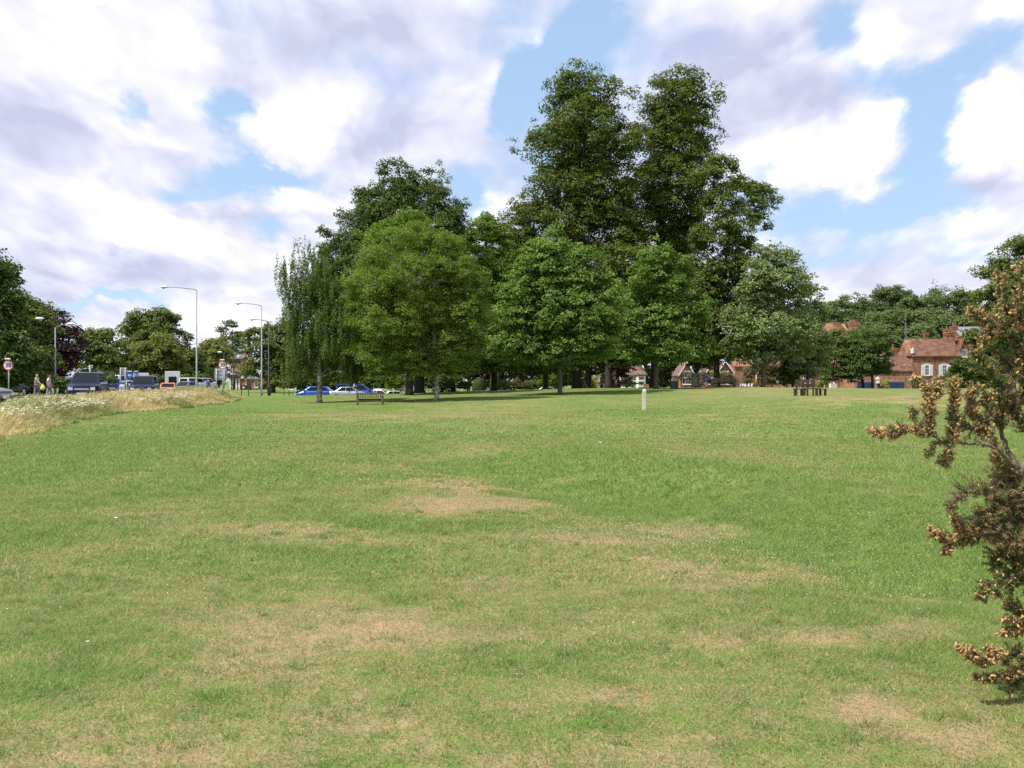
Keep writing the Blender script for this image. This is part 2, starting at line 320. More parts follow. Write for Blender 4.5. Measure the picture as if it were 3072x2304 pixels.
def lawnmat(name,blade):
    m,nt,p=_nt(name);L=nt.links
    a=nt.nodes.new('ShaderNodeAttribute');a.attribute_name='dry';g=nt.nodes.new('ShaderNodeNewGeometry')
    def nz(s,d=3):
        n=nt.nodes.new('ShaderNodeTexNoise');n.inputs['Scale'].default_value=s;n.inputs['Detail'].default_value=d;L.new(g.outputs['Position'],n.inputs['Vector']);return n
    if blade: f=a.outputs['Fac']; 
    else:
        n=nz(45,4);n2=nz(7,3);ad=nt.nodes.new('ShaderNodeMath');ad.operation='ADD';L.new(n.outputs[0],ad.inputs[0]);L.new(n2.outputs[0],ad.inputs[1])
        s=nt.nodes.new('ShaderNodeMath');s.operation='MULTIPLY_ADD';L.new(ad.outputs[0],s.inputs[0]);s.inputs[1].default_value=1.6;s.inputs[2].default_value=-1.6
        t=nt.nodes.new('ShaderNodeMath');t.operation='ADD';t.use_clamp=True;L.new(s.outputs[0],t.inputs[0]);L.new(a.outputs['Fac'],t.inputs[1]);f=t.outputs[0]
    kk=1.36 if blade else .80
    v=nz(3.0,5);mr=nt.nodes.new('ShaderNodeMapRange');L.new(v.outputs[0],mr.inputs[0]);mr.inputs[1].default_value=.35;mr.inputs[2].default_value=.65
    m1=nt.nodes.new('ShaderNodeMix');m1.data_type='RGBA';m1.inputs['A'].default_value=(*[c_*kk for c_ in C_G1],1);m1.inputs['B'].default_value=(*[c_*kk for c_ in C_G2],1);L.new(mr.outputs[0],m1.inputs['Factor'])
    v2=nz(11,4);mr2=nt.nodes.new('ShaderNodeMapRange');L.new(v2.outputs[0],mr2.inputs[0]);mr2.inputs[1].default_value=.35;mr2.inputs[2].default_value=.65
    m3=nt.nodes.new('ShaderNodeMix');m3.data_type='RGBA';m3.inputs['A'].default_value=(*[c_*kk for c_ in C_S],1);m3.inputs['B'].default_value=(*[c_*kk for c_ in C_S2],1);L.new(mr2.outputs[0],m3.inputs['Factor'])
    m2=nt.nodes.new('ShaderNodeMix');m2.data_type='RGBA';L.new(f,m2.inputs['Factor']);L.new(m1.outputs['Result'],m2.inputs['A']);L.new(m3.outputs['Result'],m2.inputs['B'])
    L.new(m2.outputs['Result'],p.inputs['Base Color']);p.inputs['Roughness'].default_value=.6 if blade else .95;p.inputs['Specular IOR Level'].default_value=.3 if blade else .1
    if blade:
        t=nt.nodes.new('ShaderNodeBsdfTranslucent');L.new(m2.outputs['Result'],t.inputs['Color']);ms=nt.nodes.new('ShaderNodeMixShader');ms.inputs[0].default_value=.42
        L.new(p.outputs[0],ms.inputs[1]);L.new(t.outputs[0],ms.inputs[2]);L.new(ms.outputs[0],nt.nodes['Material Output'].inputs['Surface'])
    else:
        b=nt.nodes.new('ShaderNodeBump');b.inputs['Strength'].default_value=.8;b.inputs['Distance'].default_value=.05
        nb=nz(28,6);L.new(nb.outputs[0],b.inputs['Height']);L.new(b.outputs[0],p.inputs['Normal'])
    M[name]=m
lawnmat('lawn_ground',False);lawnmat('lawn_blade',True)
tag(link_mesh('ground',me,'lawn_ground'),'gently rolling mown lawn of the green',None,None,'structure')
def verge_edge(y):  # x of the lawn-side edge of the long grass
    return np.interp(y,[-20,15,27,40,50,60,72,82,95],[-8,-11,-13.6,-17.6,-18.7,-19.2,-20.3,-22.6,-29.5])
def verge_far(y):
    return np.interp(y,[-20,15,27,40,50,60,72,95],[-20,-20,-20.4,-21.6,-22.6,-23.6,-25.2,-29.6])
# mown blades
def blades(n,d0,d1,hgt,wid,outer=0):
    t=rng.random(n);y=np.sqrt(d0*d0+t*(d1*d1-d0*d0));x=(rng.random(n)*2-1)*(y*.56+.4)
    if outer: x=np.sign(x)*(y*.56+.3+np.minimum(rng.exponential(outer,n),outer*6))
    k=(x>verge_edge(y)+.1)&(rng.random(n)>(y-30)/42);x=x[k];y=y[k];n=len(x)
    dr=dry(x,y);z=h(x,y)
    thin=rng.random(n)<(1.0-.45*np.clip(dr-.3,0,1));x,y,dr,z=x[thin],y[thin],dr[thin],z[thin];n=len(x)
    lush=1+.7*np.clip(.35-dr,0,.35)/.35
    hg=hgt*(.5+rng.random(n)*.9)*lush*(1-.35*dr);an=rng.random(n)*6.283;w_=wid*(.6+.8*rng.random(n))
    lean=hg*(.25+rng.random(n)*1.5);la=rng.random(n)*6.283
    b=np.stack([x,y,z-.003],-1);s=np.stack([np.cos(an)*w_,np.sin(an)*w_,np.zeros(n)],-1)
    tip=b+np.stack([np.cos(la)*lean,np.sin(la)*lean,hg],-1)
    V=np.stack([b-s,b+s,tip],1).reshape(-1,3)
    f=np.where(rng.random(n)<dr*1.15-.12,.65+.35*rng.random(n),.25*rng.random(n)*1.2)
    return V,np.repeat(f,3)
parts=[blades(110000,.3,8,.026,.004,3.5),blades(60000,8,15,.032,.007,4),blades(50000,15,40,.038,.014,7),blades(210000,3.6,8,.024,.0022),blades(230000,8,15,.030,.0045),blades(220000,15,28,.036,.009),blades(300000,28,72,.034,.018)]
def tufts(nt_,per,d0,d1,hg,wd,flat=False,fv=(.0,.25)):
    y=np.sqrt(d0*d0+rng.random(nt_)*(d1*d1-d0*d0));x=(rng.random(nt_)*2-1)*(y*.56+.3)
    k=x>verge_edge(y)+.4;x,y=x[k],y[k];n=len(x)*per;rad=.02+.10*rng.random(len(x))
    i=np.repeat(np.arange(len(x)),per);bx=x[i]+rng.normal(0,1,n)*rad[i];by=y[i]+rng.normal(0,1,n)*rad[i];bz=h(bx,by)
    a=rng.random(n)*6.283;la=rng.random(n)*6.283;H_=hg*(.5+rng.random(n));w_=wd*(.6+.8*rng.random(n))
    le=H_*(.3+.9*rng.random(n)) if not flat else H_
    up=H_ if not flat else H_*.12+.015
    b=np.stack([bx,by,bz+(.012 if flat else 0)],-1);s=np.stack([np.cos(a)*w_,np.sin(a)*w_,0*a],-1)
    V=np.stack([b-s,b+s,b+np.stack([np.cos(la)*le,np.sin(la)*le,up],-1)],1).reshape(-1,3)
    return V,np.repeat(fv[0]+(fv[1]-fv[0])*rng.random(n),3)
parts+=[tufts(330,45,3.6,9,.040,.0026),tufts(300,40,9,18,.045,.005),tufts(700,3,3.6,9,.07,.0012,True,(.8,1)),tufts(700,3,9,16,.08,.0025,True,(.8,1)),tufts(2600,6,3.6,12,.022,.0022,True,(.7,1))]
me=np_mesh('mown_grass',np.concatenate([p[0] for p in parts]),3,{'dry':np.concatenate([p[1] for p in parts])})
tag(link_mesh('grass',me,'lawn_blade'),'short mown grass, green with straw coloured dry patches','grass',None,'stuff')
# clover and daisies
mat('petal_white',(.62,.62,.54),.7);mat('petal_yellow',(.75,.6,.05),.6)
def flowers(n,cx,cy,rx,ry,size):
    px=rng.normal(cx,rx,n);py=np.maximum(rng.normal(cy,ry,n),1185);d=F*EYE/(py-H0);x=(px-1536)/F*d;return x,d,np.full(n,size)
fl=[flowers(420,2350,1560,330,45,.0055),flowers(220,760,1335,120,12,.009),flowers(200,2700,1680,220,60,.005),flowers(170,500,1600,500,120,.005),flowers(200,1536,1350,1000,60,.008),flowers(70,1800,1850,900,150,.0035),flowers(30,1830,1870,50,25,.0035),flowers(90,1300,1215,700,20,.013)]
x=np.concatenate([f[0] for f in fl]);y=np.concatenate([f[1] for f in fl]);s=np.concatenate([f[2] for f in fl])*(.6+.7*rng.random(len(x)))
k=x>verge_edge(y)+.3;x,y,s=x[k],y[k],s[k];z=h(x,y)+.03
vs=[];fs=[]
oct_=np.array([(1,0,0),(.5,.87,0),(-.5,.87,0),(-1,0,0),(-.5,-.87,0),(.5,-.87,0),(0,0,.7)])
of=[(0,1,6),(1,2,6),(2,3,6),(3,4,6),(4,5,6),(5,0,6)]
V=(np.stack([x,y,z],-1)[:,None,:]+oct_[None]*s[:,None,None]).reshape(-1,3);Fa=(np.arange(len(x))[:,None,None]*7+np.array(of)[None]).reshape(-1,3)
tag(link_mesh('clover_flowers',np_mesh('clover',V,3,None,False,Fa),'petal_white'),'tiny white clover heads and daisies scattered through the mown lawn','flowers',None,'stuff')
# the long grass verge beside the road
leafmat('meadow_blade',(.62,.50,.31),(.24,.28,.11),.3,.8)
leafmat('meadow_umbel',(.74,.74,.66),(.55,.52,.40),.2,.8)
def meadow():
    n=170000;y=14+rng.random(n)**.85*80;e0=verge_edge(y);e1=verge_far(y);t=rng.random(n);x=e1+(e0-e1)*t
    k=y<94;x,y,t=x[k],y[k],t[k];n=len(x)
    x=x+(fbm(x*0,y*.7,3,3)-.5)*1.8
    edge=(1-t)*(verge_edge(y)-verge_far(y));up=np.clip(edge/1.6,.28,1)*np.clip((96-y)/9,.35,1)
    cl=fbm(x*.7,y*.7,21,3)
    hg=(.30+.62*rng.random(n)**1.3)*up*(.72+.65*cl)
    hg=hg*np.interp(y,[14,30,42,58,74,95],[.85,.84,.82,.84,1.05,1.0])
    gr=np.clip((fbm(x*.35+4,y*.28,41,3)-.42)*2.6+(.25-.25*np.clip(edge,0,1)),0,1)
    tn=np.clip(gr*.9+rng.random(n)*.5-.15,0,1)
    z=h(x,y);an=rng.random(n)*6.283;w_=(.007+.008*rng.random(n))*(1+y/60)
    la=rng.normal(-.2,1.2,n);le=hg*(.15+.5*rng.random(n))*(1+1.2*np.clip(1-edge/1.2,0,1))
    b=np.stack([x,y,z],-1);s=np.stack([np.cos(an)*w_,np.sin(an)*w_*.5,0*an],-1)
    mid=b+np.stack([np.cos(la)*le*.35,np.sin(la)*le*.35,hg*.62],-1);tip=b+np.stack([np.cos(la)*le,np.sin(la)*le,hg],-1)
    V=np.stack([b-s,b+s,mid+s*.8,tip,mid-s*.8],1).reshape(-1,3)
    o=link_mesh('meadow_grass',np_mesh('meadow_grass',V,5,{'tint':np.repeat(tn,5)}),'meadow_blade')
    tag(o,'long straw coloured grass growing wild between lawn and road','grass',None,'stuff')
    # umbels
    n=4600;y=15+rng.random(n)**.8*76;t=rng.random(n)*.86;x=verge_far(y)+(verge_edge(y)-verge_far(y))*t
    k=(fbm(x*.3+2,y*.2,61,3)+.30*np.exp(-((y-40)/22)**2)>.54+.3*rng.random(n)**2);x,y=x[k],y[k];n=len(x)
    zz=h(x,y)+(.50+.36*rng.random(n))*np.interp(y,[14,30,42,58,74,95],[.85,.84,.84,.84,1.05,1.0]);V=[];F_=[];T=[]
    nn=11;o_=[]
    cen=np.stack([x,y,zz],-1);rad=.04+.045*rng.random(n)
    off=rng.normal(0,1,(n,nn,3))*np.array([.6,.6,.14])*rad[:,None,None]
    c=cen[:,None]+off;r=.018+.010*rng.random((n,nn));tilt=rng.normal(0,.3,(n,nn,2))
    sq=np.array([(1,0),(.3,.95),(-.8,.6),(-.8,-.6),(.3,-.95)])
    P_=c[:,:,None,:]+np.stack([sq[None,None,:,0]*r[...,None],sq[None,None,:,1]*r[...,None],sq[None,None,:,0]*tilt[...,0:1]*r[...,None]+sq[None,None,:,1]*tilt[...,1:]*r[...,None]],-1)
    tn=np.repeat(rng.random(n)*.8,nn*5)
    o=link_mesh('meadow_flowers',np_mesh('meadow_flowers',P_.reshape(-1,3),5,{'tint':tn}),'meadow_umbel')
    # stalks
    w2=.004;b=np.stack([x,y,h(x,y)],-1);top=cen
    st=np.stack([b+[w2,0,0],b-[w2,0,0],top-[w2,0,0],top+[w2,0,0]],1).reshape(-1,3)
    tag(o,'flat white wildflower heads standing in the long verge grass','wildflowers',None,'stuff')
    s2=link_mesh('stalks',np_mesh('stalks',st,4,{'tint':np.full(len(st),.8)}),'meadow_blade',o);s2['kind']='stuff'
meadow()
# roads
mat('asphalt',(.055,.055,.058),.9,var=.25,scale=2,bump=.3,bscale=60)
mat('kerb_stone',(.32,.31,.29),.9,var=.2,scale=3);mat('road_paint',(.72,.72,.70),.7,var=.15,scale=9)
def ribbon(pts,off0,off1,lift,step=1.5):
    pts=[Vector((p[0],p[1],0)) for p in pts];out=[]
    for i in range(len(pts)-1):
        n=max(2,int((pts[i+1]-pts[i]).length/step))
        for k in range(n):
            t=k/n;p0=pts[max(i-1,0)];p1=pts[i];p2=pts[i+1];p3=pts[min(i+2,len(pts)-1)]
            out.append(.5*((2*p1)+(p2-p0)*t+(2*p0-5*p1+4*p2-p3)*t*t+(3*p1-p0-3*p2+p3)*t**3))
    out.append(pts[-1]);L=[]
    for i,p in enumerate(out):
        t=(out[min(i+1,len(out)-1)]-out[max(i-1,0)]).normalized();nrm=Vector((t.y,-t.x,0));L.append((p,nrm))
    rows=[]
    K_=max(2,int(abs(off1-off0)/1.2)+1)
    for p,nr in L: rows.append([p+nr*(off0+(off1-off0)*j/(K_-1)) for j in range(K_)])
    a=np.array([[tuple(q) for q in r] for r in rows]);z=h(a[...,0],a[...,1])+lift;a[...,2]=z
    n,m=z.shape;i=np.arange(n*m).reshape(n,m)
    return a.reshape(-1,3),np.stack([i[:-1,:-1],i[:-1,1:],i[1:,1:],i[1:,:-1]],-1).reshape(-1,4)
RA=[(-22.5,-30),(-24,10),(-26.5,38),(-28.5,58),(-30,74),(-34,97),(-43,130),(-62,190),(-95,280)]
RB=[(120,122),(70,119),(30,117),(0,115.5),(-12,112.5),(-18.5,114),(-23,124),(-29,150),(-40,220)]
for nm,pts,wd in (('road',RA,4.6),('road',RB,3.2)):
    v_,f_=ribbon(pts,-wd,wd,.05);tag(link_mesh(nm,np_mesh(nm,v_,4,None,True,f_),'asphalt'),None,None,None,'structure')
    v_,f_=ribbon(pts,-.06,.06,.058);tag(link_mesh('road_marking',np_mesh('rm',v_,4,None,True,f_),'road_paint'),None,None,None,'structure')
    for sd in (-1,1):
        v_,f_=ribbon(pts,sd*(wd+.13),sd*wd,.15);
        n=len(v_);lo=v_.copy();lo[:,2]-=.3;m2=np.concatenate([v_,lo]);K2=2;rr=n//K2
        i=np.arange(n).reshape(rr,K2);side=[np.stack([i[:-1,c],i[1:,c],i[1:,c]+n,i[:-1,c]+n],-1) for c in (0,1)]
        tag(link_mesh('kerb',np_mesh('kerb',m2,4,None,False,np.concatenate([f_]+side)),'kerb_stone'),None,None,None,'structure')
# ------------------------------------------------------------------ trees
leafmat('leaf_lime',(.070,.105,.016),(.150,.195,.036),.28,.5)
leafmat('leaf_maple',(.080,.150,.020),(.215,.300,.070),.32,.5)
leafmat('leaf_silver',(.090,.140,.036),(.275,.335,.135),.25,.5)
leafmat('leaf_birch',(.105,.160,.022),(.215,.280,.052),.38,.5)
leafmat('leaf_weeping',(.075,.120,.024),(.170,.225,.060),.38,.5)
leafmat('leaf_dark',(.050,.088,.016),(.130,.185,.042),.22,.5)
leafmat('leaf_green',(.090,.160,.016),(.190,.280,.040),.32,.5)
leafmat('leaf_mid',(.075,.120,.022),(.185,.220,.055),.28,.5)
leafmat('leaf_olive',(.12,.15,.028),(.25,.26,.065),.28,.5)
leafmat('leaf_copper',(.035,.022,.026),(.090,.050,.050),.2,.45)
leafmat('leaf_conifer',(.040,.060,.040),(.080,.105,.070),.1,.7)
leafmat('leaf_wood',(.085,.125,.036),(.170,.215,.080),.25,.6)
leafmat('leaf_yellow',(.30,.30,.04),(.45,.42,.08),.3,.5)
leafmat('leaf_hedge',(.035,.075,.015),(.085,.150,.030),.2,.5)
leafmat('leaf_scrub',(.12,.10,.045),(.20,.17,.08),.2,.7)
mat('bark_dark',(.052,.043,.033),.9,var=.5,scale=5,bump=.8,bscale=16)
mat('bark_grey',(.13,.115,.095),.9,var=.45,scale=5,bump=.6,bscale=14)
mat('bark_birch',(.42,.40,.36),.8,scale=4.5,bump=.5,bscale=18,col2=(.07,.06,.05))
def unit(v): return v/np.maximum(np.linalg.norm(v,axis=-1,keepdims=True),1e-9)
def crown_mesh(lobes,d,seed,dens=1.0,leaf=.17,clump=.75,flat=.55,upb=.7,droop=False,depth=1.0,shell=.45,sparse=1.0,yoff=0,wisp=.12):
    """lobes (px,py,rx,ry[,dens]); every lobe becomes a 3-D ellipsoid of leaf clumps at distance d"""
    r=np.random.default_rng(seed);VV=[];TT=[]
    sc_=d/F
    for L in lobes:
        cx,cy,rx,ry=L[:4];ld=L[4] if len(L)>4 else 1.0;dy=L[5] if len(L)>5 else None
        a=rx*sc_;c=ry*sc_;b=(a+c)/2*depth if rx*sc_>.4 else a
        cen=np.array([X(cx,d),d+yoff+(dy if dy is not None else r.normal(0,.22)*b),Z(cy,d)])
        area=4*math.pi*((a*b)**1.6/3+(a*c)**1.6/3+(b*c)**1.6/3)**(1/1.6)
        nc=max(3,int(area/(clump*clump)*1.75*ld*dens**.5))
        S=clump*2.1
        ns_=max(1,int(area/(S*S)*1.15))
        su=unit(r.normal(0,1,(ns_,3)));sr=1-.5*(1-shell)*r.random(ns_)**1.3
        inner=np.maximum(np.array([a,b,c])-S*.42,np.array([a,b,c])*.35)
        sc3=cen+su*inner*sr[:,None];sS=S*(.38+.42*r.random(ns_))*np.minimum(1,min(a,c)/S*1.1+.25)
        pick=r.integers(0,ns_,nc)
        u=unit(r.normal(0,1,(nc,3))+su[pick]*.7+np.array([0,0,.35]))
        cc=sc3[pick]+u*np.array([1.1,1.1,.75])*(sS[pick]*(.55+.5*r.random(nc)**.6))[:,None]
        far=r.random(nc)<wisp;cc[far]+=(u[far]*clump*.5)
        cr=clump*(.42+.6*r.random(nc))
        per=np.maximum(6,(cr*cr*4.6/(leaf*leaf)*dens*sparse*ld**.3).astype(int))
        idx=np.repeat(np.arange(nc),per);n=len(idx)
        q=unit(r.normal(0,1,(n,3)));q[:,2]=np.where(q[:,2]<0,q[:,2]*.55,q[:,2])
        rr=r.random(n)**.38
        sh=np.array([1,1,flat]) if not droop else np.array([.30,.30,2.3])
        p=cc[idx]+q*sh*(cr[idx]*rr)[:,None]
        if droop: p[:,2]-=cr[idx]*.8
        else: p[:,2]-= .35*np.linalg.norm((p-cc[idx])[:,:2],axis=1)**2/np.maximum(cr[idx],.1)
        nrm=unit(unit(u)[idx]*.55+q*.5+np.array([0,0,upb])+r.normal(0,.62,(n,3)))
        t1=unit(np.cross(nrm,r.normal(0,1,(n,3))));t2=np.cross(nrm,t1)
        s=leaf*(.6+.8*r.random(n))[:,None]
        if droop: s=s*np.array([1.0])
        bend=nrm*s*.18
        V=np.stack([p-t1*s*.62,p-t2*s*.36+bend,p+t1*s*.62,p+t2*s*.36+bend],1)
        VV.append(V.reshape(-1,3));
        tn=np.clip(.5*r.random(nc)[idx]+.5*r.random(n)+.12*(q[:,2]),0,1);TT.append(np.repeat(tn,4))
    return np.concatenate(VV),np.concatenate(TT)
NLEAF=0
def tree(name,label,px,py,d,lobes,leafm='leaf_lime',bark='bark_dark',trw=.3,seed=1,group=None,forks=None,top=None,cat='tree',lean=0,limbs=8,**k):
    """px,py: foot of trunk in the picture's plane; trunk, limbs and a crown of leaf clumps"""
    global NLEAF
    base=G(px,d);root=empty(name,base,label,cat,group)
    r=random.Random(seed)
    V,T=crown_mesh(lobes,d,seed,**k);V=V-np.array(base);NLEAF+=len(V)//4
    cen=[(X(l[0],d)-base.x,(l[5] if len(l)>5 else 0),Z(l[1],d)-base.z,l[2]*d/F,l[3]*d/F) for l in lobes]
    ztop=(Z(top,d)-base.z) if top else max(c[2] for c in cen)
    xt=np.average([c[0] for c in cen if c[2]>ztop*.6] or [0])
    m=MB();pts=[];rs=[]
    for i in range(9):
        t=i/8;z=t*ztop;pts.append((xt*t*t+lean*t+r.uniform(-.07,.07)*(i>0)*ztop*.06,r.uniform(-.05,.05)*ztop*.05,z-.25*(i==0)));rs.append(trw*(1.35 if i==0 else 1)*(1-t)**.8*1+.02)
    pts.insert(1,(pts[0][0]*.6,0,.35));rs.insert(1,trw*1.02)
    m.tube(pts,rs,10)
    order=sorted(cen,key=lambda c:-c[3]*c[4])[:limbs]
    for c in order:
        if c[3]<.5: pass
        zf=max(ztop*.16,min(c[2]-.5*c[4]-abs(c[0])*.45,ztop*.85));t=zf/ztop
        s=Vector((xt*t*t+lean*t,0,zf));e=Vector((c[0],c[1]*1.0+r.uniform(-.5,.5)*c[3]*.6,c[2]+c[4]*.5));mid=s.lerp(e,.5)+Vector((0,0,-.06*(e-s).length))+Vector((r.uniform(-.3,.3),r.uniform(-.3,.3),0))
        rr=max(.03,trw*(1-t)**.8*.42)
        m.tube([s,s.lerp(mid,.6),mid,mid.lerp(e,.6),e],[rr,rr*.8,rr*.62,rr*.4,rr*.15],6)
        for q in range(3):
            a=mid.lerp(e,r.random());b_=a+Vector((r.uniform(-1,1)*c[3]*.7,r.uniform(-1,1)*c[3]*.6,r.uniform(.1,.8)*c[4]));m.tube([a,a.lerp(b_,.5)+Vector((0,0,-.1)),b_],[rr*.35,rr*.22,rr*.08],5)
    m.build('trunk',bark,root,smooth=True)
    link_mesh('crown',np_mesh('crown',V,4,{'tint':T}),leafm,root)
    return root
# --- the group on the green
tree('birch_tree','slender weeping birch with hanging sprays, leftmost of the clump on the green',958,1213,75,
 [(912,745,22,30,.5),(930,800,35,50,.8),(880,830,35,70,.7),(960,850,40,80),(900,900,45,90,.9),(995,900,45,90),(1010,990,65,95),(930,1000,60,95),(1050,1050,60,80),(960,1085,70,60,.8),(885,1080,35,75,.8),(1050,1110,55,45,.7),(870,960,18,80,.5)],
 'leaf_weeping','bark_birch',.2,11,leaf=.10,clump=.5,droop=True,upb=.2,dens=.68,shell=.25,limbs=11,wisp=.3)
tree('birch_tree','broad olive green birch with fine leaves and speckled pale trunk behind the lawn bench',1310,1207,72,
 [(1235,725,60,42,.8),(1310,745,60,50),(1150,780,65,55),(1240,840,110,80),(1370,820,70,65),(1420,880,40,60,.7),(1120,880,70,75),(1300,930,110,85),(1400,950,50,75),(1180,970,95,80),(1330,1035,95,65),(1225,1060,80,60),(1400,1050,45,50),(1150,1075,60,60),(1265,1110,60,30,.7),(1080,840,45,50,.6),(1140,1120,40,28,.6),(1380,1100,40,35,.5),(1240,685,18,28,.6),(1180,715,25,25,.5),(1072,960,18,45,.5),(1458,950,20,55,.5),(1445,850,20,40,.5),(1098,760,24,30,.5),(1300,695,22,24,.6),(1362,735,25,25,.6),(1075,1050,22,30,.5),(1450,1040,20,35,.5)],
 'leaf_birch','bark_birch',.17,12,leaf=.105,clump=.55,flat=.7,upb=.5,dens=.74,shell=.5,limbs=10,wisp=.4,depth=1.35)
tree('beech_tree','tall dark tree with ragged sprigged top rising behind the two birches',1258,1178,92,
 [(1190,570,80,45,.8),(1270,590,85,50,.8),(1120,610,60,45,.8),(1345,640,50,45,.7),(1180,650,110,60),(1300,680,90,60),(1060,690,60,55,.8),(1150,740,110,80),(1290,760,90,80),(1000,760,45,60,.8),(1080,820,90,90),(1000,880,60,90),(1070,950,100,90),(1000,1020,75,80),(1080,1060,90,65),(1160,960,100,100),(1340,800,60,90),(1240,940,110,110),(1340,960,70,100),(1150,1080,80,40),(1350,1060,90,60),
  (1150,508,14,14,.9),(1192,505,20,22,.7),(1230,520,20,22,.7),(1283,520,10,22,.8),(1330,540,9,24,.8),(1085,570,16,9,.8),(1010,637,14,9,.8),(1325,500,6,8,.8),(960,680,16,9,.8),(985,700,18,12,.8),(1375,600,12,20,.6),(1395,620,16,12,.6),(1400,660,12,16,.5),(1070,600,14,10,.6),(1148,490,5,6,.8)],
 'leaf_dark','bark_dark',.48,13,leaf=.16,clump=.62,flat=.8,upb=.5,wisp=.3,limbs=14)
tree('maple_tree','middle-sized green tree with dark trunk, tucked just behind the speckled birch',1228,1187,86,
 [(1170,680,60,35,.8),(1240,665,55,35,.8),(1120,720,40,40,.8),(1210,740,110,60),(1320,730,60,45),(1130,830,60,60),(1250,1050,110,60)],
 'leaf_green','bark_dark',.34,14,leaf=.17,clump=.6,limbs=6)
tree('maple_tree','bright green tree filling the dip between the birches and the tall limes',1482,1168,97,
 [(1455,690,60,45),(1500,740,45,60),(1410,720,35,50,.8),(1450,800,85,70),(1410,890,60,80),(1490,900,75,90),(1440,1000,80,70),(1520,1000,60,80),(1390,1050,50,50),(1480,1080,80,40)],
 'leaf_green','bark_dark',.3,15,leaf=.19,clump=.8,limbs=7)
tree('lime_tree','tallest lime of the green, its crown stepping in and out, left of its twin',1730,1166,100,
 [(1885,430,55,55),(1888,540,60,70),(1585,640,50,60),(1572,740,50,60),(1565,860,60,70),(1890,660,60,70),(1760,400,110,130),(1720,620,110,150),(1790,850,110,140),(1738,222,55,38,.9),(1705,262,55,35,.8),(1800,262,55,35,.8),(1860,285,45,26,.7),(1745,300,85,45),(1690,290,40,25,.7),(1715,370,85,55),(1800,390,75,60),(1630,395,55,38,.7),(1590,445,45,35,.7),(1660,460,80,60),(1770,480,100,75),(1840,460,50,55,.7),(1625,540,50,45,.7),(1700,570,85,60),(1800,590,95,70),(1610,640,50,45,.75),(1680,670,85,70),(1790,710,110,80),(1590,700,45,40,.8),(1640,760,85,60),(1870,640,50,90,.8),(1870,760,60,80),(1750,820,120,80),(1590,800,55,60,.8),(1640,860,80,70),(1830,870,100,80),(1760,950,120,80),(1880,960,60,80),(1680,1000,80,80),(1800,1040,100,50),(1560,640,12,14,.5),(1575,400,16,10,.6),(1630,325,18,10,.5)],
 'leaf_lime','bark_dark',.5,16,leaf=.20,clump=.85,flat=.68,limbs=18,depth=1.05,dens=.66,shell=.55,wisp=.3,top=250)
tree('lime_tree','tall lime with rounded leaning head, right-hand twin of the tallest one',1962,1164,104,
 [(2040,380,85,120),(2020,580,95,130),(2010,800,90,120),(2040,240,75,38,.85),(1980,245,35,25,.7),(2110,275,55,35,.75),(2150,290,28,20,.6),(2030,300,85,48),(1960,330,50,40,.8),(2100,340,65,42,.8),(2030,380,90,50),(1950,405,60,45,.8),(2120,400,38,35,.6),(2030,460,100,55),(1950,490,65,55,.8),(2090,500,55,50,.7),(2010,550,100,60),(1930,590,55,55,.8),(2090,590,50,50,.7),(2020,640,90,60),(1950,680,70,60,.8),(2070,690,60,50,.7),(1990,760,85,70),(2070,780,60,60,.8),(2010,860,110,80),(2100,880,70,70),(1930,860,60,80),(2050,960,100,80),(2130,980,60,80),(1970,960,70,80)],
 'leaf_lime','bark_dark',.45,17,leaf=.20,clump=.85,flat=.68,limbs=18,depth=1.05,dens=.66,shell=.55,wisp=.3,top=270)
tree('lime_tree','open crowned lime with an arm reaching out to the right of the twins',2150,1162,98,
 [(2165,495,48,32,.8),(2120,530,40,40,.8),(2190,560,60,38,.8),(2280,575,45,26,.7),(2320,610,22,26,.6),(2240,620,50,35,.7),(2150,620,55,50,.8),(2200,680,55,45,.7),(2310,685,16,18,.6),(2280,650,30,25,.6),(2140,710,60,55,.8),(2215,740,60,40,.75),(2165,800,70,60,.85),(2235,810,45,45,.7),(2130,880,70,70),(2210,890,60,60,.9),(2150,960,80,70),(2230,960,50,60),(2170,1040,70,60),(2235,1045,50,45)],
 'leaf_lime','bark_dark',.28,18,leaf=.19,clump=.72,flat=.7,limbs=18,top=540)
tree('maple_tree','round crowned maple standing forward of the limes, on the left',1680,1184,80,
 [(1660,745,60,40,.9),(1720,775,65,45),(1610,790,60,50),(1680,840,110,65),(1575,870,75,60),(1780,860,60,60),(1520,950,55,55,.9),(1610,950,90,70),(1710,940,100,75),(1800,940,65,60),(1540,1035,65,45,.9),(1630,1045,90,60),(1730,1040,95,60),(1810,1020,50,55,.9),(1500,1060,28,30,.6),(1660,705,22,22,.7),(1835,870,22,30,.5),(1850,985,22,40,.5)],
 'leaf_maple','bark_grey',.19,19,leaf=.20,clump=.72,flat=.5,limbs=12,dens=.85,wisp=.2,depth=1.3)
tree('maple_tree','round crowned maple standing forward of the limes, behind the white post',1968,1172,88,
 [(1970,770,55,40,.9),(2030,800,45,40,.9),(1930,830,60,45,.9),(2000,860,85,60),(1900,890,50,50,.8),(2070,900,50,50,.9),(1960,950,90,65),(2050,960,75,55),(1890,980,50,50,.8),(2110,970,28,40,.6),(1920,1050,70,50,.9),(2010,1045,95,50),(2090,1040,50,45,.9),(1985,745,30,20,.8),(1870,1060,30,30,.6)],
 'leaf_maple','bark_grey',.2,20,leaf=.20,clump=.72,flat=.5,limbs=12,dens=.82,wisp=.2,depth=1.3)
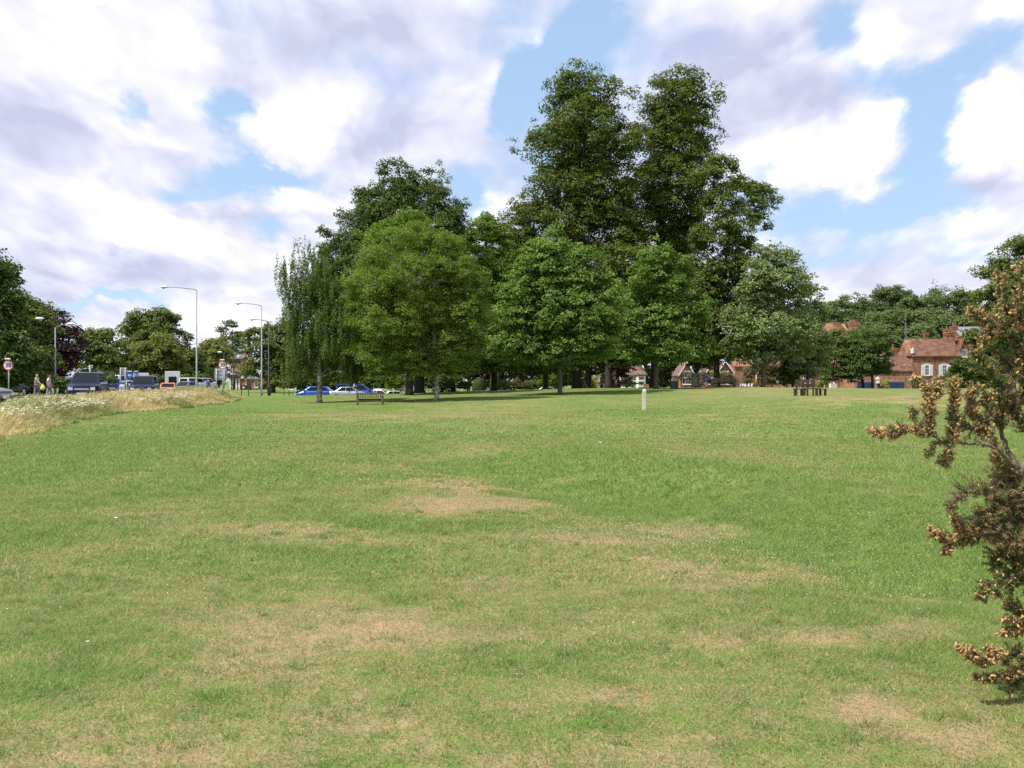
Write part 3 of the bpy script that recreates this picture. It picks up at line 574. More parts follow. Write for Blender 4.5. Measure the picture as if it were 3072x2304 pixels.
tree('whitebeam_tree','silvery green tree with pale leaves at the right end of the clump',2290,1158,92,
 [(2330,770,50,32,.9),(2370,790,30,28,.7),(2290,810,60,40,.9),(2350,840,70,45),(2260,870,60,45,.9),(2400,870,35,40,.7),(2330,910,95,55),(2230,940,55,45,.8),(2420,930,30,45,.7),(2300,980,95,55),(2390,990,60,55),(2220,1020,55,40,.9),(2300,1045,80,40),(2375,1060,60,35),(2265,1075,50,25,.7),(2310,745,14,14,.7),(2200,960,22,30,.6)],
 'leaf_silver','bark_grey',.2,21,leaf=.20,clump=.72,flat=.5,limbs=12,dens=.82,wisp=.2,depth=1.3)
tree('whitebeam_tree','smaller silvery tree standing behind the wooden picnic table',2424,1160,104,
 [(2425,880,28,35,.8),(2440,950,45,50),(2400,1000,45,55),(2450,1040,50,50),(2400,1080,45,45),(2440,1100,45,30,.8)],
 'leaf_silver','bark_grey',.13,22,leaf=.19,clump=.55,limbs=6)
tree('lime_tree','dark inner tree with thin black trunk left of the forward maple',1637,1166,99,
 [(1540,690,50,50,.7),(1570,750,60,60),(1520,820,60,70),(1600,850,80,80),(1510,920,60,80),(1560,980,80,80),(1640,1000,80,80),(1540,1070,70,50),(1630,1090,60,35)],
 'leaf_lime','bark_dark',.26,23,leaf=.21,clump=.9,limbs=8)
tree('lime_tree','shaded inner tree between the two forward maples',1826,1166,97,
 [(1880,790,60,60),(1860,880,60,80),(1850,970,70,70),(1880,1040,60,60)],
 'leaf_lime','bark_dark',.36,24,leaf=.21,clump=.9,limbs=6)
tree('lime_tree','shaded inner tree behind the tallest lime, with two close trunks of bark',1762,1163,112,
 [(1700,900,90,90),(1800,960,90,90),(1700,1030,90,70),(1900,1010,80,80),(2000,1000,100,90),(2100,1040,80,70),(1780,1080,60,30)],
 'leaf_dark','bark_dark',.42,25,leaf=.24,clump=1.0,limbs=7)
tree('yew_tree','small dark evergreen with low skirts below the silvery trees',2378,1160,98,
 [(2378,1030,30,30),(2370,1075,42,35),(2385,1110,48,32),(2360,1130,35,22)],
 'leaf_dark','bark_dark',.12,26,leaf=.13,clump=.4,limbs=4)
tree('maple_tree','bushy bright green tree in front of the brick garages',2590,1166,118,
 [(2530,1020,50,40,.9),(2560,1060,60,45),(2500,1070,40,50,.9),(2540,1110,55,35),(2490,1120,35,25,.8)],
 'leaf_mid','bark_dark',.16,27,leaf=.2,clump=.6,limbs=6)
tree('maple_tree','dark round tree shading the left garage doors',2618,1166,116,
 [(2610,1020,45,40,.9),(2620,1070,55,45),(2580,1100,50,35),(2640,1100,35,30,.9),(2590,1050,40,50)],
 'leaf_dark','bark_dark',.16,28,leaf=.2,clump=.55,limbs=6)
# --- trees along and beyond the road, left
LB=dict(leaf=.26,clump=1.0,limbs=6)
GL='trees beyond the road'
tree('lime_tree','very dark tall tree cut off by the left edge, beyond the road',-30,1150,84,
 [(-40,790,60,60),(20,850,35,50,.7),(-20,880,60,80),(30,930,45,60),(-50,980,80,90),(20,1010,70,70),(0,1090,90,60),(60,1090,50,60),(35,810,18,14,.5),(-120,850,80,90),(-130,1000,90,120)],
 'leaf_dark','bark_dark',.4,31,GL,**LB)
tree('lime_tree','dark green tree behind the two people with the yellow bag',95,1150,98,
 [(60,915,40,35,.8),(100,930,45,40,.8),(70,980,60,60),(120,1000,50,60),(60,1060,60,60),(120,1080,60,55),(90,1130,70,30)],
 'leaf_mid','bark_dark',.35,32,GL,**LB)
tree('copper_beech_tree','purple leaved beech with long feathery twigs beyond the road',185,1150,104,
 [(120,930,30,30,.7),(160,960,50,35,.8),(200,985,35,20,.6),(190,1020,55,45),(150,1040,50,50),(215,1050,30,35,.8),(180,1090,60,50),(140,1110,40,40),(228,1000,18,14,.5),(215,965,14,8,.5),(238,988,12,8,.5)],
 'leaf_copper','bark_dark',.3,33,GL,**LB)
for a in [
 ('lime_tree','rounded mid green tree left of the biggest tree beyond the road',290,142,[(270,1020,45,35,.9),(310,1015,45,30,.9),(260,1060,50,50),(320,1060,50,50),(280,1110,60,45),(335,1105,40,40)],'leaf_mid'),
 ('horse_chestnut_tree','big broad domed tree standing highest beyond the road',455,158,[(470,940,40,22,.9),(420,960,40,28,.9),(500,965,35,35,.9),(450,985,75,40),(390,1010,45,45),(520,1020,45,45),(440,1040,85,50),(530,1075,40,45),(380,1080,60,50),(470,1100,90,45)],'leaf_mid'),
 ('horse_chestnut_tree','smaller rounded tree in front of the big domed tree',478,146,[(480,1020,40,26,.9),(450,1050,45,35),(510,1060,45,38),(470,1090,60,35),(430,1110,50,30),(520,1110,45,30)],'leaf_olive'),
 ('lime_tree','low green tree right of the big domed tree, behind the lamp post',565,160,[(560,1070,35,28,.9),(590,1085,25,30),(560,1110,50,35),(600,1125,30,25)],'leaf_mid'),
 ('maple_tree','yellowish olive tree behind the second speed sign',655,178,[(640,1035,40,25,.9),(610,1060,35,30,.9),(655,1050,30,28),(640,1080,55,40),(655,1090,30,40),(620,1120,60,35),(650,1130,30,30)],'leaf_olive'),
 ('pine_tree','loose topped pine rising above the pub roof',694,215,[(695,975,22,14,.7),(680,995,25,14,.7),(715,1000,20,12,.7),(690,1020,28,16,.7),(665,1012,14,8,.6),(722,1030,20,14,.7),(695,1050,30,20,.8),(735,1035,10,7,.6)],'leaf_dark'),
 ('lime_tree','wide tree hiding the right side of the pub',820,142,[(770,1010,35,25,.9),(820,1000,45,25,.9),(860,990,30,25,.9),(780,1060,50,40),(850,1050,55,50),(760,1100,35,30),(820,1110,45,35),(880,1100,45,50),(930,1090,50,50),(850,1140,60,20,.8)],'leaf_mid'),
 ('lime_tree','dark low tree behind the blue hatchback',980,150,[(950,1060,60,40),(1020,1050,60,50),(970,1100,60,35),(1060,1090,60,45),(1110,1070,60,60),(1150,1120,50,30)],'leaf_dark'),
 ('yew_tree','dense dark evergreen behind the speckled birch trunk',1360,128,[(1270,1060,60,60),(1340,1050,60,60),(1300,1110,70,50),(1370,1110,50,45),(1340,1145,60,22),(1400,1060,60,60)],'leaf_dark'),
 ('copper_beech_tree','purple leaved tree behind the clipped green domes',1500,134,[(1440,1080,50,40),(1500,1070,50,50),(1450,1120,50,35),(1520,1120,50,45),(1400,1100,40,45)],'leaf_copper'),
 ('yew_tree','black green evergreen behind the raised wooden bench',1640,138,[(1590,1060,60,60),(1660,1070,60,60),(1600,1120,60,45),(1680,1110,50,40),(1650,1150,60,18),(1580,1150,30,15)],'leaf_dark'),
 ('copper_beech_tree','small copper leaved tree between the two white houses',1855,128,[(1850,1095,22,25),(1850,1130,25,28),(1835,1150,18,16)],'leaf_copper'),
 ]:
    nm,lb,px,d,lo,lm=a;tree(nm,lb,px,0,d,lo,lm,'bark_dark',.3,40+px%97,'trees beyond the road' if px<900 else None,leaf=.30 if d>120 else .26,clump=1.05,limbs=5)
# --- right: wood on the rise and trees by the cottage
for a in [
 ('oak_tree','rounded oak at the left end of the wooded rise, above the orange roof',2520,195,[(2500,935,45,35),(2550,915,50,28,.9),(2480,970,40,35),(2540,970,60,45),(2600,940,40,40)],'leaf_wood'),
 ('oak_tree','highest domed oak of the wooded rise',2668,205,[(2670,880,48,22,.9),(2640,905,50,28),(2700,905,50,28),(2670,950,85,50),(2620,990,60,50),(2710,1000,60,50)],'leaf_wood'),
 ('oak_tree','flat topped oak in the middle of the wooded rise',2775,195,[(2740,915,50,25,.9),(2800,905,50,24,.9),(2770,955,80,45),(2740,1010,60,50),(2810,1010,60,50)],'leaf_wood'),
 ('oak_tree','oak at the right of the wooded rise, behind the grey roof',2880,190,[(2860,900,45,25,.9),(2910,905,40,28),(2880,950,70,45),(2930,960,50,50),(2870,1010,60,45)],'leaf_wood'),
 ('birch_tree','thin wispy tree on the skyline of the rise, left one of two',2826,225,[(2825,862,22,16,.45),(2832,880,22,14,.45),(2808,870,10,8,.4)],'leaf_wood'),
 ('birch_tree','thin wispy tree on the skyline of the rise, right one of two',2880,228,[(2880,865,20,12,.4),(2888,882,18,12,.4),(2868,862,8,6,.4)],'leaf_wood'),
 ('oak_tree','broad lower oak filling the middle of the wooded rise behind the roofs',2760,172,[(2560,1000,50,40),(2620,985,55,45),(2690,975,60,45),(2760,980,60,45),(2830,985,60,45),(2900,990,60,45),(2640,1040,60,40),(2730,1040,60,40),(2820,1040,60,40),(2900,1050,60,40)],'leaf_wood'),
 ('yew_tree','small pointed evergreen on the skyline of the rise',2804,222,[(2804,872,6,12),(2804,892,12,14)],'leaf_dark'),
 ('lime_tree','mid green tree behind the mast and the small chimney',2690,152,[(2640,1040,45,40),(2700,1030,50,45),(2740,1060,35,35),(2660,1080,45,30),(2600,1000,45,40),(2770,1000,40,30,.8)],'leaf_wood'),
 ('horse_chestnut_tree','large tree cut off by the right edge, spreading above the gorse',3040,122,[(3050,740,50,30,.9),(2990,790,40,30,.8),(3040,810,60,40),(2960,820,30,22,.7),(3000,860,60,45),(3070,880,60,60),(2960,890,30,30,.7),(3020,930,60,50),(3100,950,60,60),(2965,950,28,25,.8),(3060,1010,70,50),(3110,780,60,60)],'leaf_mid'),
 ('lime_tree','green tree between the cottage and the right edge',2960,136,[(2930,1010,35,30,.9),(2970,1040,45,45),(2930,1080,40,45),(3020,1060,50,60),(2990,1120,55,35),(3060,1110,50,40)],'leaf_mid'),
 ('lime_tree','leafy tree above the mock timbered gables',2260,172,[(2200,1040,60,40),(2260,1020,60,45),(2320,1040,60,45),(2280,1080,50,20,.6)],'leaf_mid'),
 ('lime_tree','tree standing behind the white houses on the far side',1900,178,[(1800,1060,60,35),(1870,1050,60,40),(1950,1050,60,40),(2030,1050,60,40),(2110,1050,60,40),(1740,1060,60,40)],'leaf_dark'),
 ]:
    nm,lb,px,d,lo,lm=a;tree(nm,lb,px,0,d,lo,lm,'bark_dark',.3,60+px%89,'trees of the wooded rise' if d>185 else None,leaf=.32 if d>150 else .26,clump=1.15 if d>150 else .95,limbs=5,**({'sparse':.35,'dens':.8} if 'wispy' in lb else {}))
lo_=[(px_,1010+((px_*7)%60),75,70) for px_ in range(3230,4500,95)]+[(px_,1110,80,50) for px_ in range(3200,4500,95)]+[(px_,930+((px_*11)%90),85,95) for px_ in range(-1700,-200,105)]+[(px_,1090,80,60) for px_ in range(-1700,-150,105)]
V_,T_=crown_mesh(lo_,125,77,leaf=.34,clump=1.3);tag(link_mesh('far_wood',np_mesh('far_wood',V_,4,{'tint':T_}),'leaf_mid'),'belt of trees continuing beyond both edges of the view','trees',None,'stuff')
def conifer(label,px,d,top,w,leafm='leaf_conifer',seed=3):
    b=G(px,d);root=empty('spruce_tree',b,label,'tree');H=Z(top,d)-b.z
    MB().tube([(0,0,-.2),(0,0,H*.98)],[.25,.03],8).build('trunk','bark_dark',root)
    r=np.random.default_rng(seed);n=9000;t=r.random(n)**.8;rad=(1-t)*w*(.55+.45*np.sin(t*60)**2)*np.sqrt(r.random(n));a=r.random(n)*6.283
    p=np.stack([np.cos(a)*rad,np.sin(a)*rad,H*(.08+.92*t)-rad*.3],-1);nr=unit(np.stack([np.cos(a),np.sin(a),.8+0*a],-1)+r.normal(0,.5,(n,3)));t1=unit(np.cross(nr,r.normal(0,1,(n,3))));t2=np.cross(nr,t1)
    s=.22;V=np.stack([p-t1*s,p-t2*s*.4,p+t1*s,p+t2*s*.4],1).reshape(-1,3)
    link_mesh('crown',np_mesh('crown',V,4,{'tint':np.repeat(r.random(n),4)}),leafm,root)
conifer('narrow spire of a distant blue grey spruce beside the pub roof',747,235,1000,2.3)
# --- shrubs, hedges, topiary
def shrub(name,label,px,d,lobes,leafm,seed,cat='shrub',leaf=.12,clump=.35,group=None,**k):
    b=G(px,d);V,T=crown_mesh(lobes,d,seed,leaf=leaf,clump=clump,**k);V=V-np.array(b)
    root=empty(name,b,label,cat,group)
    m=MB();r=random.Random(seed)
    for l in lobes:
        e=(X(l[0],d)-b.x,0,Z(l[1],d)-b.z);m.tube([(e[0]*.2,0,-.1),(e[0]*.6,r.uniform(-.1,.1),e[2]*.5),e],[.04,.03,.012],5)
    m.build('stem','bark_dark',root)
    link_mesh('foliage',np_mesh('foliage',V,4,{'tint':T}),leafm,root)
def topiary(label,px,d,prof,seed):
    b=G(px,d);root=empty('topiary_bush',b,label,'topiary');r=np.random.default_rng(seed);n=14000
    MB().tube([(0,0,-.1),(0,0,prof[-1][1]*.8)],[.07,.03],7).build('stem','bark_dark',root)
    zs=np.array([p[1] for p in prof]);rs=np.array([p[0] for p in prof]);t=r.random(n)*zs[-1]
    R_=np.interp(t,zs,rs)*(1-.12*r.random(n)**2);a=r.random(n)*6.283
    p=np.stack([np.cos(a)*R_,np.sin(a)*R_,t],-1);sl=-np.gradient(rs,zs);nz=np.interp(t,zs,sl)
    nr=unit(np.stack([np.cos(a),np.sin(a),np.clip(nz,-.5,4)],-1)+r.normal(0,.35,(n,3)));t1=unit(np.cross(nr,r.normal(0,1,(n,3))));t2=np.cross(nr,t1);s=.07
    V=np.stack([p-t1*s,p-t2*s*.6,p+t1*s,p+t2*s*.6],1).reshape(-1,3)
    link_mesh('foliage',np_mesh('foliage',V,4,{'tint':np.repeat(r.random(n),4)}),'leaf_hedge',root)
topiary('clipped yew dome left of the black trunk',1437,116,[(.75,0),(.82,.35),(.78,.8),(.6,1.25),(.33,1.55),(.0,1.68)],1)
topiary('taller clipped yew cone standing behind the black trunk',1486,119,[(.62,0),(.68,.5),(.66,1.2),(.52,1.9),(.3,2.35),(.0,2.55)],2)
shrub('yew_bush','dense black green yew bush beside the brick cottage',2885,112,[(2875,1095,30,22),(2900,1100,30,28),(2880,1130,38,28),(2900,1150,35,22),(2860,1140,25,22)],'leaf_dark',5,'bush',leaf=.14,clump=.4)
shrub('privet_bush','golden yellow bush in front of the blue garage door',2657,121,[(2657,1143,9,8),(2655,1153,11,9),(2661,1160,9,7)],'leaf_yellow',6,'bush',leaf=.08,clump=.18)
shrub('privet_bush','yellow green bush below the small white gable',1772,140,[(1765,1152,16,14),(1782,1140,14,14),(1755,1158,12,10),(1775,1160,16,10)],'leaf_yellow',7,'bush',leaf=.11,clump=.3)
shrub('laurel_bush','tall pale green shrub left of the small white gable',1748,138,[(1748,1110,10,14),(1746,1135,11,20),(1752,1150,12,15)],'leaf_green',8,leaf=.12,clump=.3)
shrub('laurel_bush','green shrub against the wall of the larger white house',1884,138,[(1884,1135,13,12),(1880,1150,15,12),(1895,1152,12,10)],'leaf_mid',9,leaf=.12,clump=.3)
shrub('laurel_bush','bright bush behind the slatted lawn bench and cars',1180,124,[(1172,1140,12,10),(1190,1152,14,12),(1168,1158,12,10),(1198,1140,9,9)],'leaf_green',10,leaf=.12,clump=.3)
shrub('laurel_bush','light green shrub between the black and grey trunks',1645,122,[(1640,1130,14,18),(1655,1140,14,16),(1628,1150,14,12),(1650,1155,16,10)],'leaf_green',21,leaf=.12,clump=.3)
shrub('flower_bush','low leafy shrub under the raised bench',1545,124,[(1540,1150,8,8),(1560,1158,12,6),(1548,1140,6,6)],'leaf_olive',22,leaf=.09,clump=.2)
shrub('rose_bush','tangled brown green shrub by the small blue sign',2165,136,[(2150,1125,16,14),(2175,1130,18,14),(2140,1145,16,12),(2195,1140,16,14),(2110,1130,14,16),(2095,1150,12,10),(2075,1135,12,16)],'leaf_scrub',23,leaf=.12,clump=.35)
shrub('hedge','tall brownish hedge between the white posts and the yew skirts',2300,140,[(2255,1120,20,18),(2280,1105,22,25),(2310,1100,24,28),(2340,1110,22,28),(2290,1140,25,20),(2325,1140,25,20),(2240,1145,20,14)],'leaf_scrub',24,'hedge',leaf=.14,clump=.45)
shrub('laurel_bush','small green shrub near the picnic table',2390,128,[(2385,1150,12,8),(2400,1152,10,8)],'leaf_green',25,leaf=.1,clump=.25)
shrub('laurel_bush','green shrub beside the white lantern',2470,126,[(2465,1150,10,9),(2478,1140,8,12),(2458,1156,8,6)],'leaf_green',26,leaf=.1,clump=.25)
shrub('hedge','low dark hedge under the trees on the left, beside the white board',815,150,[(790,1155,20,10),(820,1150,20,14),(850,1150,22,14),(880,1152,22,12)],'leaf_dark',27,'hedge',leaf=.16,clump=.45)
shrub('hedge','dark hedge along the far side of the road, behind the people',160,84,[(20,1140,40,22),(80,1145,40,18),(140,1148,40,16),(200,1148,40,16),(260,1145,40,20),(320,1142,40,22)],'leaf_dark',28,'hedge',leaf=.14,clump=.45)
shrub('hedge','tall dark hedge closing the view behind the far houses',2000,182,[(x_,1120+(x_%3)*6,45,40) for x_ in range(1640,2460,55)],'leaf_dark',33,'hedge',leaf=.3,clump=.9)
shrub('laurel_bush','dark bushes between the cottage and the right edge trees',2950,114,[(2925,1120,25,30),(2950,1100,25,35),(2985,1125,30,35),(3020,1130,30,30),(2940,1150,30,18),(3050,1110,30,40)],'leaf_mid',34,leaf=.16,clump=.45)
shrub('hedge','dark hedge and low boughs closing the view behind the parked cars',1020,127,[(x_,1128+(x_%4)*4,32,24) for x_ in range(890,1180,32)]+[(x_,1150,32,16) for x_ in range(890,1180,32)],'leaf_dark',35,'hedge',leaf=.2,clump=.55)
shrub('hedge','dark hedge filling the gap behind the black trunks',1280,124,[(x_,1140,26,24) for x_ in range(1250,1340,22)],'leaf_dark',36,'hedge',leaf=.18,clump=.5)
shrub('hedge','long dark hedge behind the queue of vehicles',470,140,[(370,1135,35,20),(420,1138,35,18),(480,1138,35,18),(540,1140,35,16),(600,1140,30,16)],'leaf_dark',29,'hedge',leaf=.2,clump=.6)
shrub('hedge','dark hedge under the purple tree and clipped domes',1400,128,[(1330,1155,30,12),(1390,1155,30,10),(1450,1155,30,10),(1520,1155,30,12),(1590,1155,30,14),(1300,1150,30,14)],'leaf_dark',30,'hedge',leaf=.16,clump=.45)
shrub('tall_weed','single bright green weed standing up in the straw coloured grass',425,63,[(425,1178,5,9),(421,1190,7,8),(430,1192,6,8),(424,1168,3,5)],'leaf_green',31,'weed',leaf=.05,clump=.1)
# ------------------------------------------------------------------ buildings
def brickmat(name,c1,c2,mort,sx=.225,bump=.3,roof=False):
    m,nt,p=_nt(name);tc=nt.nodes.new('ShaderNodeTexCoord');g=nt.nodes.new('ShaderNodeSeparateXYZ');link(nt,tc.outputs['Object'],g.inputs[0])
    ad=nt.nodes.new('ShaderNodeMath');ad.operation='ADD';link(nt,g.outputs[0],ad.inputs[0]);link(nt,g.outputs[1],ad.inputs[1])
    cb=nt.nodes.new('ShaderNodeCombineXYZ');link(nt,ad.outputs[0],cb.inputs[0]);link(nt,g.outputs[2],cb.inputs[1])
    b=nt.nodes.new('ShaderNodeTexBrick');b.inputs['Scale'].default_value=1;b.inputs['Brick Width'].default_value=sx;b.inputs['Row Height'].default_value=sx*(.75 if roof else .33)
    b.inputs['Mortar Size'].default_value=.008;b.inputs['Color1'].default_value=(*c1,1);b.inputs['Color2'].default_value=(*c2,1);b.inputs['Mortar'].default_value=(*mort,1)
    link(nt,cb.outputs[0],b.inputs['Vector'])
    n=nt.nodes.new('ShaderNodeTexNoise');n.inputs['Scale'].default_value=1.6;n.inputs['Detail'].default_value=8;link(nt,tc.outputs['Object'],n.inputs[0])
    mr=nt.nodes.new('ShaderNodeMapRange');mr.inputs[1].default_value=.35;mr.inputs[2].default_value=.65;mr.inputs[3].default_value=.6;mr.inputs[4].default_value=1.35;link(nt,n.outputs[0],mr.inputs[0])
    mx=nt.nodes.new('ShaderNodeVectorMath');mx.operation='MULTIPLY';link(nt,b.outputs[0],mx.inputs[0]);link(nt,mr.outputs[0],mx.inputs[1])
    out=mx.outputs[0]
    if roof:
        n2=nt.nodes.new('ShaderNodeTexNoise');n2.inputs['Scale'].default_value=2.6;n2.inputs['Detail'].default_value=3;link(nt,tc.outputs['Object'],n2.inputs[0])
        m2=nt.nodes.new('ShaderNodeMapRange');m2.inputs[1].default_value=.62;m2.inputs[2].default_value=.70;m2.inputs[4].default_value=.6;link(nt,n2.outputs[0],m2.inputs[0])
        mm=nt.nodes.new('ShaderNodeMix');mm.data_type='RGBA';link(nt,m2.outputs[0],mm.inputs['Factor']);link(nt,out,mm.inputs['A']);mm.inputs['B'].default_value=(*roof,1);out=mm.outputs['Result']
    link(nt,out,p.inputs['Base Color']);p.inputs['Roughness'].default_value=.9
    bp=nt.nodes.new('ShaderNodeBump');bp.inputs['Strength'].default_value=bump;bp.inputs['Distance'].default_value=.02;link(nt,b.outputs['Fac'],bp.inputs['Height']);bp.invert=True;link(nt,bp.outputs[0],p.inputs['Normal'])
    M[name]=m
brickmat('brick_red',(.37,.17,.09),(.27,.115,.065),(.24,.17,.12))
brickmat('brick_orange',(.38,.18,.105),(.29,.135,.085),(.30,.2,.13))
brickmat('brick_cream',(.50,.38,.24),(.42,.31,.19),(.4,.34,.26))
brickmat('tile_old',(.20,.092,.05),(.135,.065,.042),(.06,.035,.03),.17,.5,(.30,.21,.11))
brickmat('tile_orange',(.30,.15,.07),(.22,.10,.06),(.10,.05,.04),.17,.5,(.38,.24,.08))
brickmat('tile_brown',(.20,.12,.10),(.16,.09,.08),(.09,.06,.05),.17,.5,(.22,.15,.12))
brickmat('slate',(.12,.11,.12),(.09,.085,.095),(.05,.05,.05),.25,.4,(.16,.15,.14))
mat('slate_grey',(.22,.22,.23),.85,var=.3,scale=3,bump=.3,bscale=10)
mat('white_render',(.74,.73,.70),.85,var=.12,scale=2,bump=.2,bscale=20)
mat('white_paint',(.78,.78,.77),.5,var=.08,scale=5)
mat('cream_paint',(.62,.55,.40),.6,var=.1,scale=5)
mat('black_paint',(.02,.02,.022),.5,var=.2,scale=5)
mat('navy_paint',(.018,.045,.17),.5,var=.2,scale=3)
mat('terracotta',(.46,.13,.06),.8,var=.3,scale=9)
mat('dark_timber',(.075,.045,.03),.8,var=.3,scale=6)
mat('pane_glass',(.03,.04,.055),.07,spec=.8,var=.3,scale=3)
mat('purple_fascia',(.07,.03,.07),.5,var=.2,scale=5)
def window(par,x,z,w_,hh_,y,mull=2,trans=1,frame='white_paint',name='window',fw=.06,out=-1):
    """window on a wall whose outer face is at y, looking to -y"""
    m=MB();t=.07
    m.box(x-w_/2,x+w_/2,y-.05,y-.004,z,z+fw).box(x-w_/2,x+w_/2,y-.05,y-.004,z+hh_-fw,z+hh_)
    m.box(x-w_/2,x-w_/2+fw,y-.05,y-.004,z+fw,z+hh_-fw).box(x+w_/2-fw,x+w_/2,y-.05,y-.004,z+fw,z+hh_-fw)
    for i in range(1,mull+1):
        c=x-w_/2+w_*i/(mull+1);m.box(c-fw*.3,c+fw*.3,y-.045,y-.006,z+fw,z+hh_-fw)
    for i in range(1,trans+1):
        c=z+hh_*i/(trans+1);m.box(x-w_/2+fw,x+w_/2-fw,y-.042,y-.008,c-fw*.3,c+fw*.3)
    f=m.build(name,frame,par)
    MB().box(x-w_/2+.02,x+w_/2-.02,y-.025,y-.012,z+.02,z+hh_-.02).build('pane','pane_glass',f)
    MB().box(x-w_/2-.07,x+w_/2+.07,y-.12,y-.004,z-.09,z-.004).build('sill',frame,f)
    return f
def chimney(par,x,y,z0,z1,w_=.9,dd=.6,m='brick_red',pots=1,potm='terracotta'):
    c=MB();c.box(x-w_/2,x+w_/2,y-dd/2,y+dd/2,z0,z1)
    c.box(x-w_/2-.06,x+w_/2+.06,y-dd/2-.06,y+dd/2+.06,z1-.38,z1-.26).box(x-w_/2-.09,x+w_/2+.09,y-dd/2-.09,y+dd/2+.09,z1-.14,z1+.01)
    o=c.build('chimney',m,par)
    for i in range(pots):
        px=x+(i-(pots-1)/2)*.34;MB().lathe([(.10,0),(.13,.02),(.12,.1),(.105,.35),(.13,.38),(.13,.46),(.10,.47)],12,(px,y,z1+.012)).build('chimney_pot',potm,o,smooth=True)
    return o
def wing(par,x0,x1,y0,y1,z0,ze,zr,wallm,roofm,ridge='x',over=.25,hipL=0,hipR=0,name='wall',bow=0):
    """gabled block; ridge along x, or along y (gable towards us)"""
    t=.16
    if ridge=='x':
        ym=(y0+y1)/2;MB().prism([(y0,z0),(y1,z0),(y1,ze),(ym,zr-.02),(y0,ze)],'x',x0,x1).build(name,wallm,par)
        m=MB();s=(zr-ze)/(ym-y0);n=6
        for sg,ya in ((-1,y0),(1,y1)):
            e=ya+sg*over;zeb=ze-s*over+.03
            for i in range(n):
                t0=i/n;t1=(i+1)/n;xa=x0-over;xb=x1+over;a_=xa+(xb-xa)*t0;b_=xa+(xb-xa)*t1
                za=zr+.05-bow*math.sin(math.pi*t0);zb=zr+.05-bow*math.sin(math.pi*t1)
                def hx(xx,zz): 
                    if hipL and t0==0 and xx==a_: return xx+hipL+over
                    if hipR and abs(xx-xb)<1e-6: return xx-hipR-over
                    return xx
                A=(a_,e,zeb);B=(b_,e,zeb);Cc=(hx(b_,0),ym,zb);D=(hx(a_,0),ym,za)
                vs=[A,B,Cc,D]+[(v[0],v[1],v[2]+t) for v in (A,B,Cc,D)]
                m.add(vs,[(0,1,2,3),(4,5,6,7),(0,1,5,4),(1,2,6,5),(2,3,7,6),(3,0,4,7)])
        if hipL:
            m.add([(x0-over,y0-over,ze-s*over+.19),(x0-over,y1+over,ze-s*over+.19),(x0+hipL,ym,zr+.22)],[(0,1,2)])
        if hipR:
            m.add([(x1+over,y0-over,ze-s*over+.19),(x1+over,y1+over,ze-s*over+.19),(x1-hipR,ym,zr+.22)],[(0,1,2)])
        return m.build('roof',roofm,par)
    xm=(x0+x1)/2;MB().prism([(x0,z0),(x1,z0),(x1,ze),(xm,zr-.02),(x0,ze)],'y',y0,y1).build(name,wallm,par)
    m=MB();s=(zr-ze)/(xm-x0)
    for sg,xe in ((-1,x0),(1,x1)):
        e=xe+sg*over;zeb=ze-s*over+.03
        m.prism([(e,zeb),(xm,zr+.05),(xm,zr+.05+t*1.2),(e,zeb+t)],'y',y0-over,y1)
    return m.build('roof',roofm,par)
def bargeboard(par,x0,x1,y,ze,zr,over=.3,w_=.2,m='white_paint'):
    xm=(x0+x1)/2;s=(zr-ze)/(xm-x0);b=MB()
    for sg,xe in ((-1,x0),(1,x1)):
        e=xe+sg*over;zb=ze-s*over
        b.prism([(e,zb-.04),(xm,zr+.02),(xm,zr+.02+w_*1.35),(e,zb-.04+w_*1.1)],'y',y-.06,y-.004)
    b.prism([(xm-.05,zr+.1),(xm+.05,zr+.1),(xm+.03,zr+.75),(xm-.03,zr+.75)],'y',y-.07,y-.01)
    return b.build('bargeboard',m,par)
def house(label,px,d,cat='house',name='house'):
    x=X(px,d);z=hh(x,d);return empty(name,(x,d,z-.3),label,cat),x,z-.3
def lx(px,d,x0): return X(px,d)-x0
def lz(py,d,z0): return Z(py,d)-z0
# brick cottage with shutters
d=132;r_,x0,z0=house('old brick cottage with white shutters and a sagging tiled roof',2800,d)
a,b=lx(2738,d,x0),lx(2880,d,x0);ze=lz(1068,d,z0);zr=lz(1024,d,z0)
wing(r_,a,b,0,5.6,0,ze,zr+.35,'brick_red','tile_old','x',.2,hipL=1.0,bow=.12)
# stepped gable wing on the right, set back
wing(r_,b+.02,lx(2925,d,x0),1.0,8,0,ze-.2,zr+.2,'brick_red','tile_old','y',.15)
MB().box(a-.02,b-.01,-.07,-.004,ze-.42,ze-.3).box(a-.02,b-.01,-.1,-.004,ze-.24,ze-.12).build('eaves_band','brick_red',r_)
chimney(r_,lx(2873,d,x0),2.6,ze+.3,lz(995,d,z0),1.15,.9,'brick_red',1)
chimney(r_,lx(2886,d,x0),4.6,ze,lz(985,d,z0),.7,.7,'brick_red',1,'slate_grey')
chimney(r_,lx(2848,d,x0),7.5,ze,lz(990,d,z0),.4,.5,'brick_red',0)
for wx,sh in ((2781,1),(2834,1)):
    xx=lx(wx,d,x0);zz=lz(1127,d,z0);window(r_,xx,zz+.05,.55,1.35,-.0,1,2)
    for sg in (-1,1):
        m=MB();m.box(xx+sg*.53-.25,xx+sg*.53+.25,-.07,-.01,zz,zz+1.42)
        for q in range(12): m.box(xx+sg*.53-.2,xx+sg*.53+.2,-.085,-.06,zz+.1+q*.105,zz+.15+q*.105)
        m.build('shutter','white_paint',r_)
    MB().prism([(xx-.62,zz+1.43),(xx+.62,zz+1.43),(xx+.4,zz+1.53),(xx,zz+1.58),(xx-.4,zz+1.53)],'y',-.05,-.01).build('window_arch','white_paint',r_)
